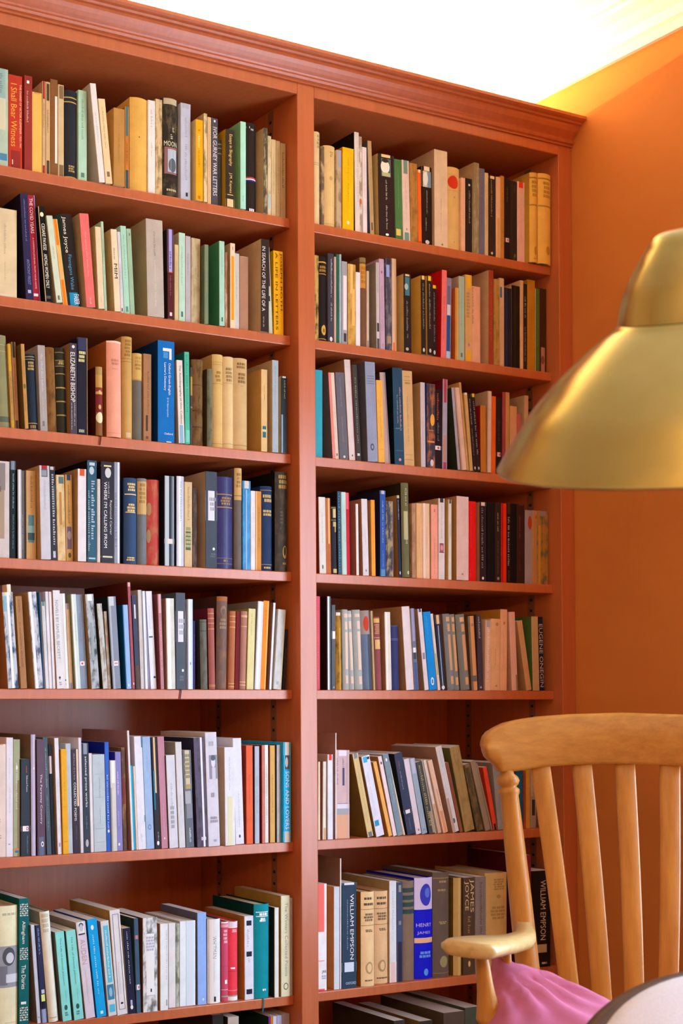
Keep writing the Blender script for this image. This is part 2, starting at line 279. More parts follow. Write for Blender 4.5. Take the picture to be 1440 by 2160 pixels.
# ---------------------------------------------------------------- books
BOOKS = r"""
L1 -2.9 29.0 203 0.09 10 134 a9b79b .|pale aqua jacket with a faded seascape painting, top shelf, left bay|B .0 .3 8fa89c;B .3 .62 c9bf9a;B .86 .93 4f7f96 .2 .9;P 4a5a60 .3 .45 .05 .26
L1 26.9 32.3 195 0.10 10 128 b5341f .|red paperback with large orange-yellow title, top shelf, left bay|T f2a03c .42 .38 .09 .76 I Shall Bear Witness;T f0c8a0 .13 .85 .09 .76 THE DIARIES OF VICTOR KLEMPERER 1933-1941;B .9 .95 f0d0b0 .25 .5;B .8 1 8c2a20
L1 62.1 18.9 198 0.12 7 131 8f2f26 .|dull brick-red paperback with small white emblem near its head, top shelf, left bay|B .05 .08 f0e0d0 .3 .6;P d8b8a8 .3 .4 .16 .5
L1 81.6 23.8 169 0.12 10 111 e0a94f .|short plain honey-yellow book with a wavy top, top shelf, left bay|B .0 .02 c89040
L1 106.2 7.4 196 0.13 10 129 c29a70 .|-|B 0 .19 9a1f18;B .9 1 9a1f18;P 6a2a20 .4 .5 .24 .5
L1 114.3 10.6 196 0.14 10 129 c8a06a .|-|B .02 .2 4a3a26 .2 .8;B .84 .99 4a3a26 .2 .8;P 3a2a1a .4 .5 .3 .55
L1 125.5 17.4 204 0.14 10 134 7d4f28 .|slim brown book with white paper strip on its edge, top shelf, left bay|B .17 .86 e8d4bc .62 1
L1 143.6 14.3 196 0.14 10 130 c8a878 .|thin tan book with brown ornament at top and foot, top shelf, left bay|B .01 .15 7a6040 .2 .9;B .86 .99 7a6040 .2 .9
L1 158.6 33.3 189 0.14 10 125 26262a h|black cloth hardback with two gold lines near its head, top shelf, left bay|B .075 .088 b89048;B .125 .138 b89048;Q a8884c .84 .92 .25 .8 3;B .965 .978 b89048
L1 192.6 21.2 194 0.14 10 128 a8c4a4 .|mint green paperback beside the black gold-lined hardback, top shelf, left bay|P 6a8a70 .3 .5 .1 .55;B .9 .95 5a7a60 .3 .7
L1 235.8 14.7 207 -6.17 -3 136 dccdc0 .|tall off-white book leaning over with its grey back showing, top shelf, left bay|C b4a290;P a89888 .25 .5 .3 .6
L1 251.9 16.9 178 -5.87 -3 117 dcbc8a .|thin cream book leaning beside the tall off-white one, top shelf, left bay|P a08050 .3 .5 .1 .6;B .86 .92 806040 .3 .7
L1 271.5 27.6 165 0.20 -3 130 b07a3c .|short plain orange-brown book, top shelf, left bay|P 9a6a34 .2 .5 .2 .7
L1 308.3 10.4 180 0.21 10 119 b8702c .|-|B 0 .35 3a6a68;B .76 1 2a4a50;P 5a3010 .4 .5 .42 .7
L1 322.5 43.6 204 0.21 8 135 d69f4a h|thick plain ochre hardback with a rubbed top edge, top shelf, left bay|O 3a2a18 .41 .425 .45 .5
L1 366.8 18.7 205 0.23 10 135 dccfc0 .|narrow white book next to the thick ochre hardback, top shelf, left bay|P a09890 .4 .5 .1 .3;P b0a898 .3 .5 .45 .6
L1 386.2 17.2 211 0.23 10 140 c8a878 .|torn cream book squeezed against a ragged black jacket, top shelf, left bay|M 8a6840
L1 404.1 42.2 218 0.24 9 144 2c241c h|thick black book in a ragged jacket with a small photo, top shelf, left bay|M 57472f;B .0 .06 b8a080 .1 .9;P d8c8a8 0.18 .66 .29 .35;P d8c8a8 0.18 .55 .36 .42;H d8c8a8 .43 .48 .12 .9 MOON;B .49 .76 8d5b58 .14 .9;B .51 .74 a8b0b4 .32 .86;O 54585c .6 .74 .36 .84;B .8 .83 3a2820 .2 .8;Q b8a078 .91 .93 .15 .9 1
L1 449.4 26.2 213 0.26 7 140 b4b0b8 .|lilac-grey book with a small black mark at its foot, top shelf, left bay|P 8c8890 .3 .55 .15 .35;P 8c8890 .3 .55 .42 .8;B .92 .96 26262c .5 .7;B .0 .05 a8a4a8
L1 481.9 19.1 178 0.27 -3 118 f39a0c .|bright orange paperback with cream side, top shelf, left bay|C c8a878;B .12 .14 c07010 .3 .6;P ffd8a0 .4 .45 .18 .36;P 8a5a10 .3 .45 .38 .6;B .94 .98 b06810 .3 .6
L1 502.8 9.4 195 0.28 -3 129 d8b684 .|-|C b08858;M 8a7a50
L1 522.5 10.2 196 0.29 10 129 d4a878 .|-|P b08858 .3 .5 .2 .7
L1 533.3 17.5 196 0.29 10 129 4c464a .|charcoal paperback with bold slanting white capitals, top shelf, left bay|T e0d0c8 .62 .52 .1 .88 IVOR GURNEY WAR LETTERS;B .02 .045 e8e0d8 .35 .6
L1 551.6 10.9 151 0.30 10 100 3c3834 h|-|B .06 .075 8a8068;B .12 .135 8a8068;B .2 .215 8a8068
L1 563.2 24.2 172 0.30 -1 114 33291f .|dark brown paperback with mustard side and cream foot, top shelf, left bay|C a87a18;T e6c068 .42 .52 .06 .47 Essays in Biography;T e6c068 .36 .52 .56 .82 J.M. Keynes;B .84 .85 d8b060;B .9 1 dcb47c
L1 601.6 15.2 195 0.32 -3 129 a4d0b4 .|tall mint paperback with a green and cream back, top shelf, left bay|C 6f9a6c;P 6a9a80 .3 .5 .85 .92
L1 627.6 30.5 203 0.32 10 134 2a201c h|black hardback with a thin red, white and blue arc, top shelf, left bay|P e8e0d0 0.63 .3 .035 .1;P e8e0d0 0.5 .62 .06 .1;B .6 .618 c04048;B .618 .632 e8e0e0;B .632 .65 2a3070;Q e8e0d0 .95 .98 .2 .8 1
L1 666.1 9.9 192 0.34 -3 127 4a4234 .|thin speckled dark book with a broad tan back, top shelf, left bay|C b8946a;M b8a078
L1 687.5 10.0 183 0.35 10 121 d4bc90 .|-|B .72 .9 a8b8b0;M b49a68
L1 698.1 12.7 177 0.35 10 117 cbab7c .|-|P a88858 .3 .5 .2 .7
L1 711.5 11.4 176 0.35 10 116 b29160 .|-|P 8a6a40 .4 .5 .1 .7
L1 723.6 14.8 173 0.36 10 114 a8865c .|-|P 5a4028 .5 .5 .12 .6
L2 -8.3 54.2 183 0.09 10 121 dcc294 .|thick cream paperback with faint small lettering, second shelf, left bay|P a89068 .12 .5 .17 .52;P b8a078 .08 .5 .6 .82;B .96 1 e0d0b0
L2 63.2 18.3 217 -3.64 3 143 2e2746 .|tall dark purple book with pale lettering, second shelf, left bay|C 1c1826;P 8f88b4 0.25 .5 .05 .45;T 8f88b4 .36 .55 .62 .86 ANTHONY FROST;B .91 .94 b8b0c8 .3 .7
L2 82.3 19.2 220 -3.64 10 145 a8202f .|tall crimson book with white title, by the dark purple one, second shelf, left bay|T f4e4d8 .4 .5 .03 .36 THE COVID YEARS;T f0d0c8 .22 .5 .4 .88 A COMMON JOURNAL FROM YOUR HOME;B .925 .95 f0e0e0 .2 .75;B 0 1 9098d8 .9 1
L2 107.3 15.5 196 -5.12 0 129 141210 .|black paperback with white capitals and cream edges, second shelf, left bay|T f0e4c8 .5 .55 .18 .46 CESARE PAVESE;T f0e4c8 .5 .55 .5 .86 AMONG WOMEN ONLY;O f0dca8 .06 .11 .2 .75;B .94 .97 50484a;B 0 1 d8b888 0 .1
L2 131.7 14.8 179 -7.71 -3 118 cdd0b0 .|pale sage-green thin book leaning over, second shelf, left bay|C a8946c;P 8a8a70 .25 .5 .35 .5;B .92 .97 70705a .3 .6
L2 155.5 11.5 180 -8.03 10 119 e8ac62 .|-|B 0 .3 f07814;B .7 1 f07814
L2 167.9 31.1 193 -6.53 10 128 2c1f18 .|black paperback with script title and turquoise foot, second shelf, left bay|C 17686c;T f2e4c0 .34 .3 .03 .42 James Joyce;T 4f8ea8 .34 .45 .44 .82 Finnegans Wake;B .85 1 1a86a8;T f4f0e0 .4 .7 .87 .98 FABER
L2 204.9 22.6 196 -4.95 -1 129 e06a60 .|coral-pink paperback leaning on a black one, second shelf, left bay|C b49066;P f0a8a0 .2 .5 .2 .68;P f8c8c0 .2 .5 .9 .97
L2 233.6 14.4 172 -2.84 -3 114 e0c69a .|short cream book before a thin mint one, second shelf, left bay|C bf9a64;P a89470 .25 .5 .86 .92
L2 256.7 6.7 191 -2.72 10 126 b4c8a6 .|-|P 7a9a80 .3 .5 .2 .6
L2 275.1 15.4 174 -3.19 0 115 e6caa2 .|cream book with black brush strokes on its spine, second shelf, left bay|C c4a068;T 2a2420 .5 .5 .42 .6 MIM;P 3a3430 .3 .4 .23 .38
L2 297.3 7.9 175 -3.01 10 116 d0c8c8 .|-|P 8a8898 .3 .5 .4 .7;B .93 .97 404048 .3 .6
L2 305.9 14.5 189 -3.01 10 125 a8cdae .|mint paperback in front of a duller mint one, second shelf, left bay|P 7aa088 .3 .5 .1 .6;B .91 .97 6a8a78 .3 .7
L2 321.1 11.8 185 -3.01 10 122 9ab28e .|-|B .05 .08 5a7050 .5 .7
L2 358.5 43.1 210 -1.09 1 139 b8a693 .|big worn taupe-grey paperback with creased spine, second shelf, left bay|C a08a68;P 7a6a60 .14 .5 .12 .38;P d8ccc0 .1 .5 .42 .9
L2 408.4 15.3 194 -0.20 -2 128 552022 .|slim book half lilac, half maroon, second shelf, left bay|C 2a1a18;B 0 .475 a49ac8;B .475 .485 e06a20;P 5a50a0 .4 .5 .25 .44;P a86060 .35 .5 .52 .75;B .93 .97 e8c8c0 .3 .7
L2 434.3 10.5 168 0.25 10 111 d2b07c .|-|P b09060 .3 .5 .2 .6
L2 445.5 16.8 196 0.25 10 129 b8d2b4 .|pale mint paperback by the lilac and maroon book, second shelf, left bay|C c8b898;P 80a090 .3 .5 .15 .6;B .88 .94 50706a .35 .65
L2 463.0 13.8 191 0.25 10 126 b8a8a4 .|narrow mauve-grey paperback, second shelf, left bay|P 8a7a80 .3 .5 .2 .45
L2 477.5 23.6 189 0.65 10 125 bea67c .|worn putty-coloured book with frayed edges, second shelf, left bay|M a88c60;P 9a8258 .3 .5 .35 .48
L2 504.3 10.7 174 0.28 -2 115 77805f .|thin moss-grey book with dark olive back, second shelf, left bay|C 5f6448;P a0a088 .3 .5 .3 .6
L2 543.4 14.3 187 0.10 -3 123 a9cbb0 .|mint spine book with viridian back cover, second shelf, left bay|C 3f7f58;P 789a88 .3 .5 .1 .4;B .9 .95 506a60 .35 .65
L2 568.2 7.4 170 0.30 10 112 a86848 .|-|M d0a080
L2 578.8 13.2 190 0.31 5 125 f0c8a0 .|thin book striped white and orange, second shelf, left bay|C b8946c;B .15 .9 f4921c;B .04 .08 a89080 .4 .6
L2 592.7 14.9 171 0.31 10 113 c8bcae .|-|P a09488 .3 .5 .3 .6
L2 608.3 23.8 167 0.32 10 110 a9785a .|rosy tan book without lettering, second shelf, left bay|B 0 .01 c09070
L2 656.1 22.4 208 0.70 -3 150 35261e .|black spine, white capitals, broad beige back cover, second shelf, left bay|C c49d74;T e4d8cc .4 .3 .08 .78 IN SEARCH OF THE LIFE OF A;P d0c8c0 .2 .35 .84 .95
L2 690.0 10.6 198 -2.44 10 131 c8c4a4 .|-|B 0 .45 4a3438;B .56 .62 2a3a38 0 .6
L2 701.3 27.1 191 -0.25 7 126 eda612 .|yellow paperback with black capitals at the shelf end, second shelf, left bay|C b8820a;T 4a3208 .26 .76 .02 .7 JOSEPH ROTH;T 5a4008 .24 .3 .02 .94 A LIFE IN LETTERS
L3 -6.2 38.0 189 -2.93 10 125 8c8a5e h|thick olive-green cloth hardback at the shelf's start, third shelf, left bay|B .1 .105 b8b080;B .17 .175 b8b080;B .88 .94 5a6450
L3 32.5 7.8 174 -2.93 10 115 c29a50 .|-|B 0 .32 e0b428;P 6a4a20 .4 .5 .4 .7;B .9 1 d8a838
L3 41.0 9.8 179 -2.80 10 118 b48258 .|-|B .0 .18 3c3a2e;P 7a5030 .3 .5 .25 .7;B .9 1 5a4430
L3 56.9 8.6 173 -3.23 -3 114 c29250 .|thin amber spine book with olive-brown side, third shelf, left bay|C 6f5a2c;O 6a6a30 .47 .53 .2 .8;P 8a6428 .3 .5 .2 .4;P 8a6428 .3 .5 .6 .8
L3 72.8 24.8 158 -2.83 10 105 23303c h|navy hardback with gold bands at both ends, third shelf, left bay|B .03 .038 c0a060;B .065 .073 c0a060;Q b89858 .1 .22 .2 .8 3;B .9 .91 c0a060;Q a08048 .93 .97 .2 .8 1;B .985 .995 c8c0b0
L3 98.9 17.5 178 -2.18 7 117 aca49e .|lilac-grey paperback with pale capitals, third shelf, left bay|P d8d0cc 0.36 .5 .1 .55;P c8c0bc .25 .5 .6 .85;B .88 .94 807878 .3 .6
L3 117.1 25.1 177 -2.18 10 117 8a5e2c h|tan leather-bound old book with worn surface, third shelf, left bay|M 6a441c
L3 142.9 23.2 179 -1.85 10 118 2e2c1e h|dark green leather book with raised gold-edged bands, third shelf, left bay|B .05 .06 8a7a50;B .14 .22 4a4430;B .145 .15 b8a060;B .215 .22 b8a060;B .3 .31 a89050;B .46 .475 b8a060;B .62 .635 a89050;B .78 .795 a89050;Q b8a060 .16 .2 .2 .8 2
L3 166.8 17.3 189 -0.32 2 125 4b4450 .|slate-grey paperback with tall white serif capitals, third shelf, left bay|C a87a48;T f4f0dc .62 .4 .1 .65 ELIZABETH BISHOP;P c8c8b8 0.23 .25 .66 .96;P c8c8b8 0.23 .65 .66 .92;O f0e8d0 .02 .055 .3 .7
L3 189.5 24.9 206 -0.13 10 136 24202c .|tall navy book with buff borders and yellow heading, third shelf, left bay|B 0 .022 c8a878;B 0 1 b0905c .92 1;Q d8d090 .1 .26 .08 .8 4;Q b0b098 .94 .97 .1 .7 1;B 0 .13 3c3c58 .08 .92
L3 227.7 16.5 145 -0.24 -3 110 8a5a34 h|small battered red leather book, torn spine, gold tooling, third shelf, left bay|C 4c170c;B 0 .12 b08c50;B .12 .3 c49a54;B .3 .36 8a3a30;B .36 .4 c8a060;B .4 .66 7a2a28;O d8b068 .34 .4 .3 .7;O d8b068 .55 .62 .3 .7;O e8e0b0 .66 .82 .0 1;R 5a1c18 .6 .02
L3 255.7 35.8 204 -0.11 -3 135 eea284 h|thick salmon-pink hardback, third shelf, left bay|C c06a30;B .005 .02 f0d8c0;Q c88068 .19 .26 .25 .8 2;Q d89078 .285 .3 .2 .8 1;B .955 .96 d88a70
L3 301.0 26.3 221 0.06 10 146 c99d58 h|tall tan cloth hardback with dark tooled bands, third shelf, left bay|Q a07838 .03 .2 .2 .85 5;B .21 .216 a07838;B .24 .246 a07838;B .93 .98 d8b888 .3 .8
L3 327.9 24.5 188 0.21 10 124 6e685e h|book with tan label half and grey lower half, third shelf, left bay|B 0 .31 d4aa60;Q a88040 .04 .2 .15 .85 4;B .3 .305 a07838
L3 353.1 20.5 189 0.22 10 125 a87850 .|narrow copper-brown paperback, third shelf, left bay|P 70482c .3 .6 .2 .7;B .7 .88 4a3828 .3 .55;B .94 .97 70482c .3 .6
L3 383.5 43.1 219 0.24 1 144 0d6cb4 .|thick bright blue dictionary with white lettering, third shelf, left bay|C 0a3664;B .07 .1 f4e8d8 .3 .82;B .07 .18 f4e8d8 .68 .82;B .11 .17 4a94c8 .32 .6;T f4f4f4 .17 .68 .215 .53 Oxford Greek-English;T f4f4f4 .17 .42 .215 .49 Learner's Dictionary;T e0ecf8 .12 .58 .56 .75 D N Stavropoulos;H f4f4f4 .905 .925 .38 .88 Oxford;B .99 1 cfe0f0 .5 .8
L3 434.8 15.7 180 -1.70 -3 119 e8dccc .|white paperback with blue patterned foot, third shelf, left bay|C a09488;T 5a564c .4 .5 .06 .77 The Autobiography of Wm Cobbett;B .78 1 8ab4cc
L3 451.4 13.0 200 -0.45 -3 132 4fb894 .|turquoise thin book with dark capitals, third shelf, left bay|C 18706c;P 2f7a70 0.41 .5 .03 .68;B .85 .98 78d0b8
L3 474.4 5.9 172 0.27 10 114 5a4640 .|-|B .12 .36 c89848;B .5 .52 9a7a60
L3 481.0 30.5 191 0.27 10 126 7a5a32 h|brown leather hardback with raised bands, third shelf, left bay|M 5a3c1c;B .29 .3 5a3c1c;B .58 .6 5a3c1c;B .77 .785 5a3c1c
L3 516.2 14.5 172 0.29 4 114 77745a h|narrow sage-grey cloth book with mottled spine, third shelf, left bay|C 4a3a24;M 5c5a44
L3 536.1 28.4 208 0.29 10 137 d9b26c h|tan cloth volume with ruled head, first of three alike, third shelf, left bay|B .08 .084 a88044;B .105 .109 a88044;Q a88044 .18 .3 .2 .7 3;B .31 .314 a88044;B .95 .955 a88044
L3 565.2 28.0 206 0.30 10 136 e0c086 h|pale buff volume between two tan ones, third shelf, left bay|Q a08454 .12 .28 .15 .8 4;B .285 .289 a08454;B .94 .945 a08454
L3 593.9 36.7 206 0.31 10 136 d0ac74 h|wide tan volume with dark stacked heading, third of its set, third shelf, left bay|Q 8a6838 .05 .12 .15 .85 2;Q 8a6838 .16 .28 .2 .8 3;B .3 .305 a08450 .4 .6;B .94 .95 b08c54
L3 658.0 17.1 184 0.34 -0 140 dfba7c .|tan paperback with broad printed back and teal panel, third shelf, left bay|C c49350;B .69 .83 2f7078;B .73 .76 d8c890;Q 8a7040 .1 .4 .45 .55 3
L3 686.1 17.5 207 0.35 -3 137 a9b5ba .|pale blue-grey tall paperback, third shelf, left bay|C c0a078;P 8a9aa4 .3 .5 .06 .5
L3 710.6 17.3 173 0.36 -3 114 1f262a g|glossy black narrow book, last before the post, third shelf, left bay|C c8b890;B 0 .02 d8d0b8;B .5 1 8aa4bc .05 .3;P b8a868 .3 .6 .05 .3
L4 -11.6 39.2 198 0.09 10 130 cfc9c4 .|wide white jacket with a grey photo band, fourth shelf, left bay|B .02 .3 8a8480 0 .75;B .3 .8 a8967e 0 .7;Q 6a6058 .1 .42 .0 .5 4
L4 28.2 13.3 200 0.25 10 132 1d2a2c .|black and teal thin book with white script, fourth shelf, left bay|P b8ccc8 0.32 .6 .13 .5;P 88a0a0 .3 .6 .55 .9;B .0 .09 8090a0
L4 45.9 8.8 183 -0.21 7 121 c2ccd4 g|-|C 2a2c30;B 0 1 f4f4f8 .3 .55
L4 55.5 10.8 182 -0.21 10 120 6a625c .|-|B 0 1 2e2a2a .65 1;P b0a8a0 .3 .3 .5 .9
L4 67.0 23.1 183 -0.21 10 121 c99f66 .|tan paperback with a teal landscape band, fourth shelf, left bay|P 7a5a30 0.27 .55 .06 .42;B .5 .81 5a8a94;B .62 .7 88b0b0;B .7 .78 3a5a60
L4 93.9 23.8 193 -1.17 -3 128 c9cbd2 .|white book with grey portrait block and red head, fourth shelf, left bay|C c0a070;B 0 .035 b02a2c;B .035 .12 5c6270;B .05 .11 9098a4 .2 .7;P a8acb8 .25 .55 .16 .48
L4 126.1 14.5 195 -1.83 10 129 2d2834 g|glossy black book with white scrawled title, fourth shelf, left bay|B 0 .035 c8c0c0;P d0d8d8 .5 .6 .08 .85;P 60a0a0 .3 .8 .2 .5;B .9 .97 c0ccd0 .3 .7
L4 141.3 19.5 179 -1.35 10 118 dcc594 .|cream book with a torn brown scar, fourth shelf, left bay|B .02 .1 5a7478 .3 .9;B .2 .58 b88444 .35 .62;M c8a468
L4 161.5 16.5 181 -0.84 10 119 c59a58 .|tan paperback with dark violet picture panel, fourth shelf, left bay|B 0 .065 3c3c50;P 6a4a28 .35 .5 .12 .56;B .6 .86 6d5a6c;O 9a8890 .65 .75 .2 .8;O 5a4a20 .9 .96 .3 .7
L4 182.4 21.0 193 0.16 -1 128 e2e0e4 .|white book with an orange-red band at its top, fourth shelf, left bay|C b89468;B 0 .075 d05a2c
L4 204.2 23.1 212 0.17 -3 140 25566c g|teal-blue glossy book with flowing white title, fourth shelf, left bay|C 15171a;B .02 .05 c0ccd4;O b8ccd4 .06 .14 .2 .7;P cfe0e8 0.45 .6 .2 .82;B .96 .975 b0ccd8;P a0c0cc .3 .2 .3 .9
L4 236.2 8.3 177 0.18 10 117 d6cec4 .|-|P c0b8ac .3 .5 .2 .6
L4 245.2 32.8 215 0.18 9 142 28222f g|wide black jacket lettered in white capitals, fourth shelf, left bay|B .035 .05 e0d890;O d0d0d0 .06 .16 .3 .75;T f0f0f0 .24 .34 .2 .85 WHERE I'M CALLING FROM;T dcd8d0 .2 .72 .38 .72 Raymond Carver;B .93 .945 e0e0c0;P c0c0c0 .2 .6 .2 .36
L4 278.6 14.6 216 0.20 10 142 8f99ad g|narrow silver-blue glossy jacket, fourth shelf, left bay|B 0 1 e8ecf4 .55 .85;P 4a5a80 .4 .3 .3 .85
L4 299.5 31.9 183 0.21 1 121 30496c h|steel-blue cloth hardback with gilt title blocks, fourth shelf, left bay|C 1a2434;Q d8c080 .06 .16 .2 .9 3;B .185 .197 e0c888 .05 .95;Q d8c080 .3 .4 .2 .85 3;B .395 .405 e0c888 .1 .85;Q d0b878 .92 .97 .15 .85 2
L4 338.9 23.5 186 0.22 10 123 6d7478 h|book with buff upper part and slate lower, fourth shelf, left bay|B 0 .035 7c8080;B .035 .415 c8a76c;Q 9a7c48 .06 .3 .15 .85 5
L4 363.0 32.5 185 0.23 10 122 b7453e h|red mottled old hardback with pale stains, fourth shelf, left bay|M b86a4a;O b09068 .27 .42 .0 .3;O b09068 .58 .74 .0 .25
L4 400.0 26.0 194 0.24 2 128 4e5864 g|silver and black striped jacket with cream paper band, fourth shelf, left bay|C 15161c;B 0 1 b8c4cc .05 .45;B 0 1 20242c .5 .62;B .7 .755 e4d8cc;B 0 1 a0acb8 .8 .9
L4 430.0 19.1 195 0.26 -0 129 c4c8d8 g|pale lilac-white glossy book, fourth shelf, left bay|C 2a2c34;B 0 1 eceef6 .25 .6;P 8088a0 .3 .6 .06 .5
L4 457.3 20.9 186 0.26 10 123 d3ba8a .|tan paperback with green patterned panel, fourth shelf, left bay|P 7a6438 .3 .55 .06 .45;B .53 .57 9aa070;B .58 .8 566848;Q b8b888 .6 .78 .1 .9 4
L4 478.8 12.5 174 0.26 10 115 4a3a34 .|-|M 6a5648
L4 503.7 30.5 210 0.28 -3 150 454d59 .|slate book with a wide white label, fourth shelf, left bay|C b09880;B .2 .51 dadce4;Q a0a4b0 .27 .42 .3 .9 3;O e8ecf0 .79 .82 .6 .8;Q 606874 .85 .9 .4 .9 2
L4 545.9 42.9 204 0.30 10 135 38386a hg|thick violet-blue cloth hardback with gilt rules, fourth shelf, left bay|B .185 .195 a88850;B .325 .335 a88850;Q a08048 .22 .31 .2 .9 3;B .88 .885 9a8050;Q 9a8050 .9 .92 .3 .7 1;B .94 .945 9a8050
L4 592.7 20.0 226 0.31 9 149 6a625a h|slim tall book, buff head and grey-brown body, fourth shelf, left bay|B 0 .315 c9a569;Q 8a6c3c .05 .2 .2 .8 4;B .27 .276 7a5c34
L4 613.4 21.8 199 0.32 10 131 1d74b4 g|bright blue patterned thin book with a white head, fourth shelf, left bay|B 0 .085 d4ccc0;M 2a94cc;B .1 1 90c0dc .4 .55
L4 635.9 12.4 178 0.33 10 117 e6e2de .|-|P c0b8b0 .3 .5 .2 .6
L4 649.1 16.1 178 0.33 10 117 d08c3c .|thin amber-orange book, fourth shelf, left bay|B 0 1 e0c090 0 .2;P 8a5a20 .3 .6 .2 .7
L4 665.9 33.7 191 0.33 10 126 25375c h|navy cloth hardback lettered in gold, fourth shelf, left bay|B .045 .05 b8a060;Q c0a868 .1 .2 .15 .9 2;Q c0a868 .28 .36 .1 .9 2;B .92 .925 b8a060;Q c0a868 .95 .97 .2 .8 1
L4 700.3 34.6 224 0.33 2 148 3e3a33 h|old black-brown hardback with a gilt lyre, fourth shelf, left bay|C 16130f;M 54493c;Q a88c50 .03 .18 .2 .95 3;P 6a604c 0.45 .5 .36 .6;O b89c58 .74 .87 .5 .9;O 3e3a33 .75 .84 .58 .82;Q a88c50 .91 .93 .45 .9 1
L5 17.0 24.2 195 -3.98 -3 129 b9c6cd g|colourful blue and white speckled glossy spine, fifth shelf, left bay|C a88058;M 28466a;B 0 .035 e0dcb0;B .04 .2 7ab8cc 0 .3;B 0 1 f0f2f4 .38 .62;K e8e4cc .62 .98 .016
L5 46.2 14.8 188 -3.70 -3 124 a27852 .|brown framed book with dark spaced capitals, fifth shelf, left bay|P 5a3f28 0.34 .5 .28 .78;P 6a4c30 .3 .5 .04 .18;B .1 .78 5a3a20 0 .04;B 0 .76 c8a060 0 .1
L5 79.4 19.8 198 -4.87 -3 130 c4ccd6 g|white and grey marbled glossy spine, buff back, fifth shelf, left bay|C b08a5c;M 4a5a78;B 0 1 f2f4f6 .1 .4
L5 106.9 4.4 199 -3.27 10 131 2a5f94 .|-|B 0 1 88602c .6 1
L5 112.0 7.9 180 -3.27 10 119 cfd6da .|-|B 0 .05 3a7c8c;P a0a8b8 .4 .5 .1 .5
L5 120.6 7.4 201 -2.80 10 132 dde0e6 .|-|B 0 1 b8bcc8 .85 1
L5 128.7 7.4 201 -2.80 10 132 e8e8ec .|-|B 0 1 c0b8c0 .0 .15
L5 136.8 17.1 204 -2.80 7 135 dbdfe2 .|white paperback with grey capitals and a small tree emblem, fifth shelf, left bay|C a8888c;T 8a929c .4 .45 .1 .7 NOVELS BY SAMUEL BECKETT;O 50565c .875 .9 .3 .6;B .9 .91 50565c .4 .5;Q a0a4ac .93 .97 .3 .7 2
L5 154.6 13.2 198 -2.80 10 131 d8dbd8 .|-|O 505a50 .9 .92 .3 .65;Q a0a4a0 .94 .97 .3 .7 2;B 0 1 f2f2f2 .5 .8
L5 168.5 9.1 178 -2.80 10 117 cdb08a .|-|B 0 .07 8a8290;B .93 1 8a8aa8
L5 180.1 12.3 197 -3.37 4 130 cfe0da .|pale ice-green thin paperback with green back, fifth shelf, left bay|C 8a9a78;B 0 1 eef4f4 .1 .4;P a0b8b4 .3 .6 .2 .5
L5 193.1 19.7 197 -3.37 10 130 8494aa .|slate-blue paperback with white sticker marked in red, fifth shelf, left bay|B .71 .755 f0eef0;O c05060 .72 .745 .35 .6;P 6a7a94 .3 .5 .2 .5
L5 217.4 19.8 198 -4.43 2 130 a8b2b8 g|mixed blue-grey collage spine with white head, fifth shelf, left bay|C a07c58;B 0 .07 e8f0f0;M 4a4a50;B .3 .7 90a0a0 .3 .6
L5 243.4 12.8 179 -4.92 -1 118 bcc0bc g|black-backed book with pale collage spine, fifth shelf, left bay|C 2c3028;M 8a7c68
L5 263.5 7.2 164 -3.74 10 108 c9ccc6 .|-|M b09878
L5 271.4 20.2 195 -3.74 5 129 7f8898 g|silver-grey glossy book with white sticker, fifth shelf, left bay|C 1e2a30;B 0 1 a8b4c0 .1 .3;B .7 .75 f0e8e8;Q c08080 .715 .735 .3 .8 1;B 0 .1 c0ccd0 .1 .7
L5 299.8 13.5 178 -2.92 -2 118 8cb2dc g|sky-blue spine with deep blue back, fifth shelf, left bay|C 0d4a7c;B 0 1 3a80bc 0 .15;B .94 .97 e8f0f8 .4 .6
L5 314.0 7.3 226 -2.92 -3 170 a05560 .|-|C 54201f;B 0 .04 d8b8b8;B .94 .96 f0e0e0 .4 .7
L5 323.1 11.4 199 -2.93 -3 131 2b3050 g|narrow midnight-blue glossy book, fifth shelf, left bay|C 1e2236;B .1 .25 d8d8e0 .4 .7;B .75 1 5a4834
L5 344.5 9.9 212 -2.01 10 140 cfccc6 .|-|B 0 1 a89c98 .8 1;P a8a4a8 .3 .5 .5 .8
L5 355.1 7.7 210 -2.01 10 138 dde4ea .|-|B 0 1 8898b8 .0 .15
L5 368.0 17.2 210 -3.25 10 138 dfe4ee .|white book with one black line at half height, fifth shelf, left bay|B .46 .475 50586a;B 0 1 6878a8 .0 .1;P b0b8c8 .3 .5 .15 .4;B .87 .89 383c48 .6 .9
L5 389.2 8.8 204 -2.14 1 135 b88088 .|thin dusty-rose paperback, fifth shelf, left bay|C 7a4048;B 0 .2 d0a8ac;P e0b8bc .4 .5 .25 .8
L5 403.1 21.3 195 -1.00 -3 129 d2d4cc .|white pebbly book with soft green tint, fifth shelf, left bay|C a07c74;M c4c8b8;B 0 1 eceee8 .1 .5
L5 425.6 24.8 208 -0.08 -3 138 4d5662 .|slate book with a white label, dark ribbon hanging below, fifth shelf, left bay|B .19 .51 d6d8e0;Q a8acb8 .27 .45 .25 .9 3;O e8ecf0 .79 .82 .6 .8;Q 6a7280 .86 .92 .3 .8 2;R 5a2040 .5 .022
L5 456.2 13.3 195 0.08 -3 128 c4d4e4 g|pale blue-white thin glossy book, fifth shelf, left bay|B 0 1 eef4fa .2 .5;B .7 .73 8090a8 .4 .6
L5 479.5 5.6 149 0.27 10 100 3a2f62 .|-|P 6a60a0 .4 .5 .2 .6
L5 493.8 17.8 152 -0.90 -1 100 66665c h|small green-grey leather book with dark side, fifth shelf, left bay|C 2e2a28;M 55554c;B .03 .04 4a4a42;B .16 .17 4a4a42
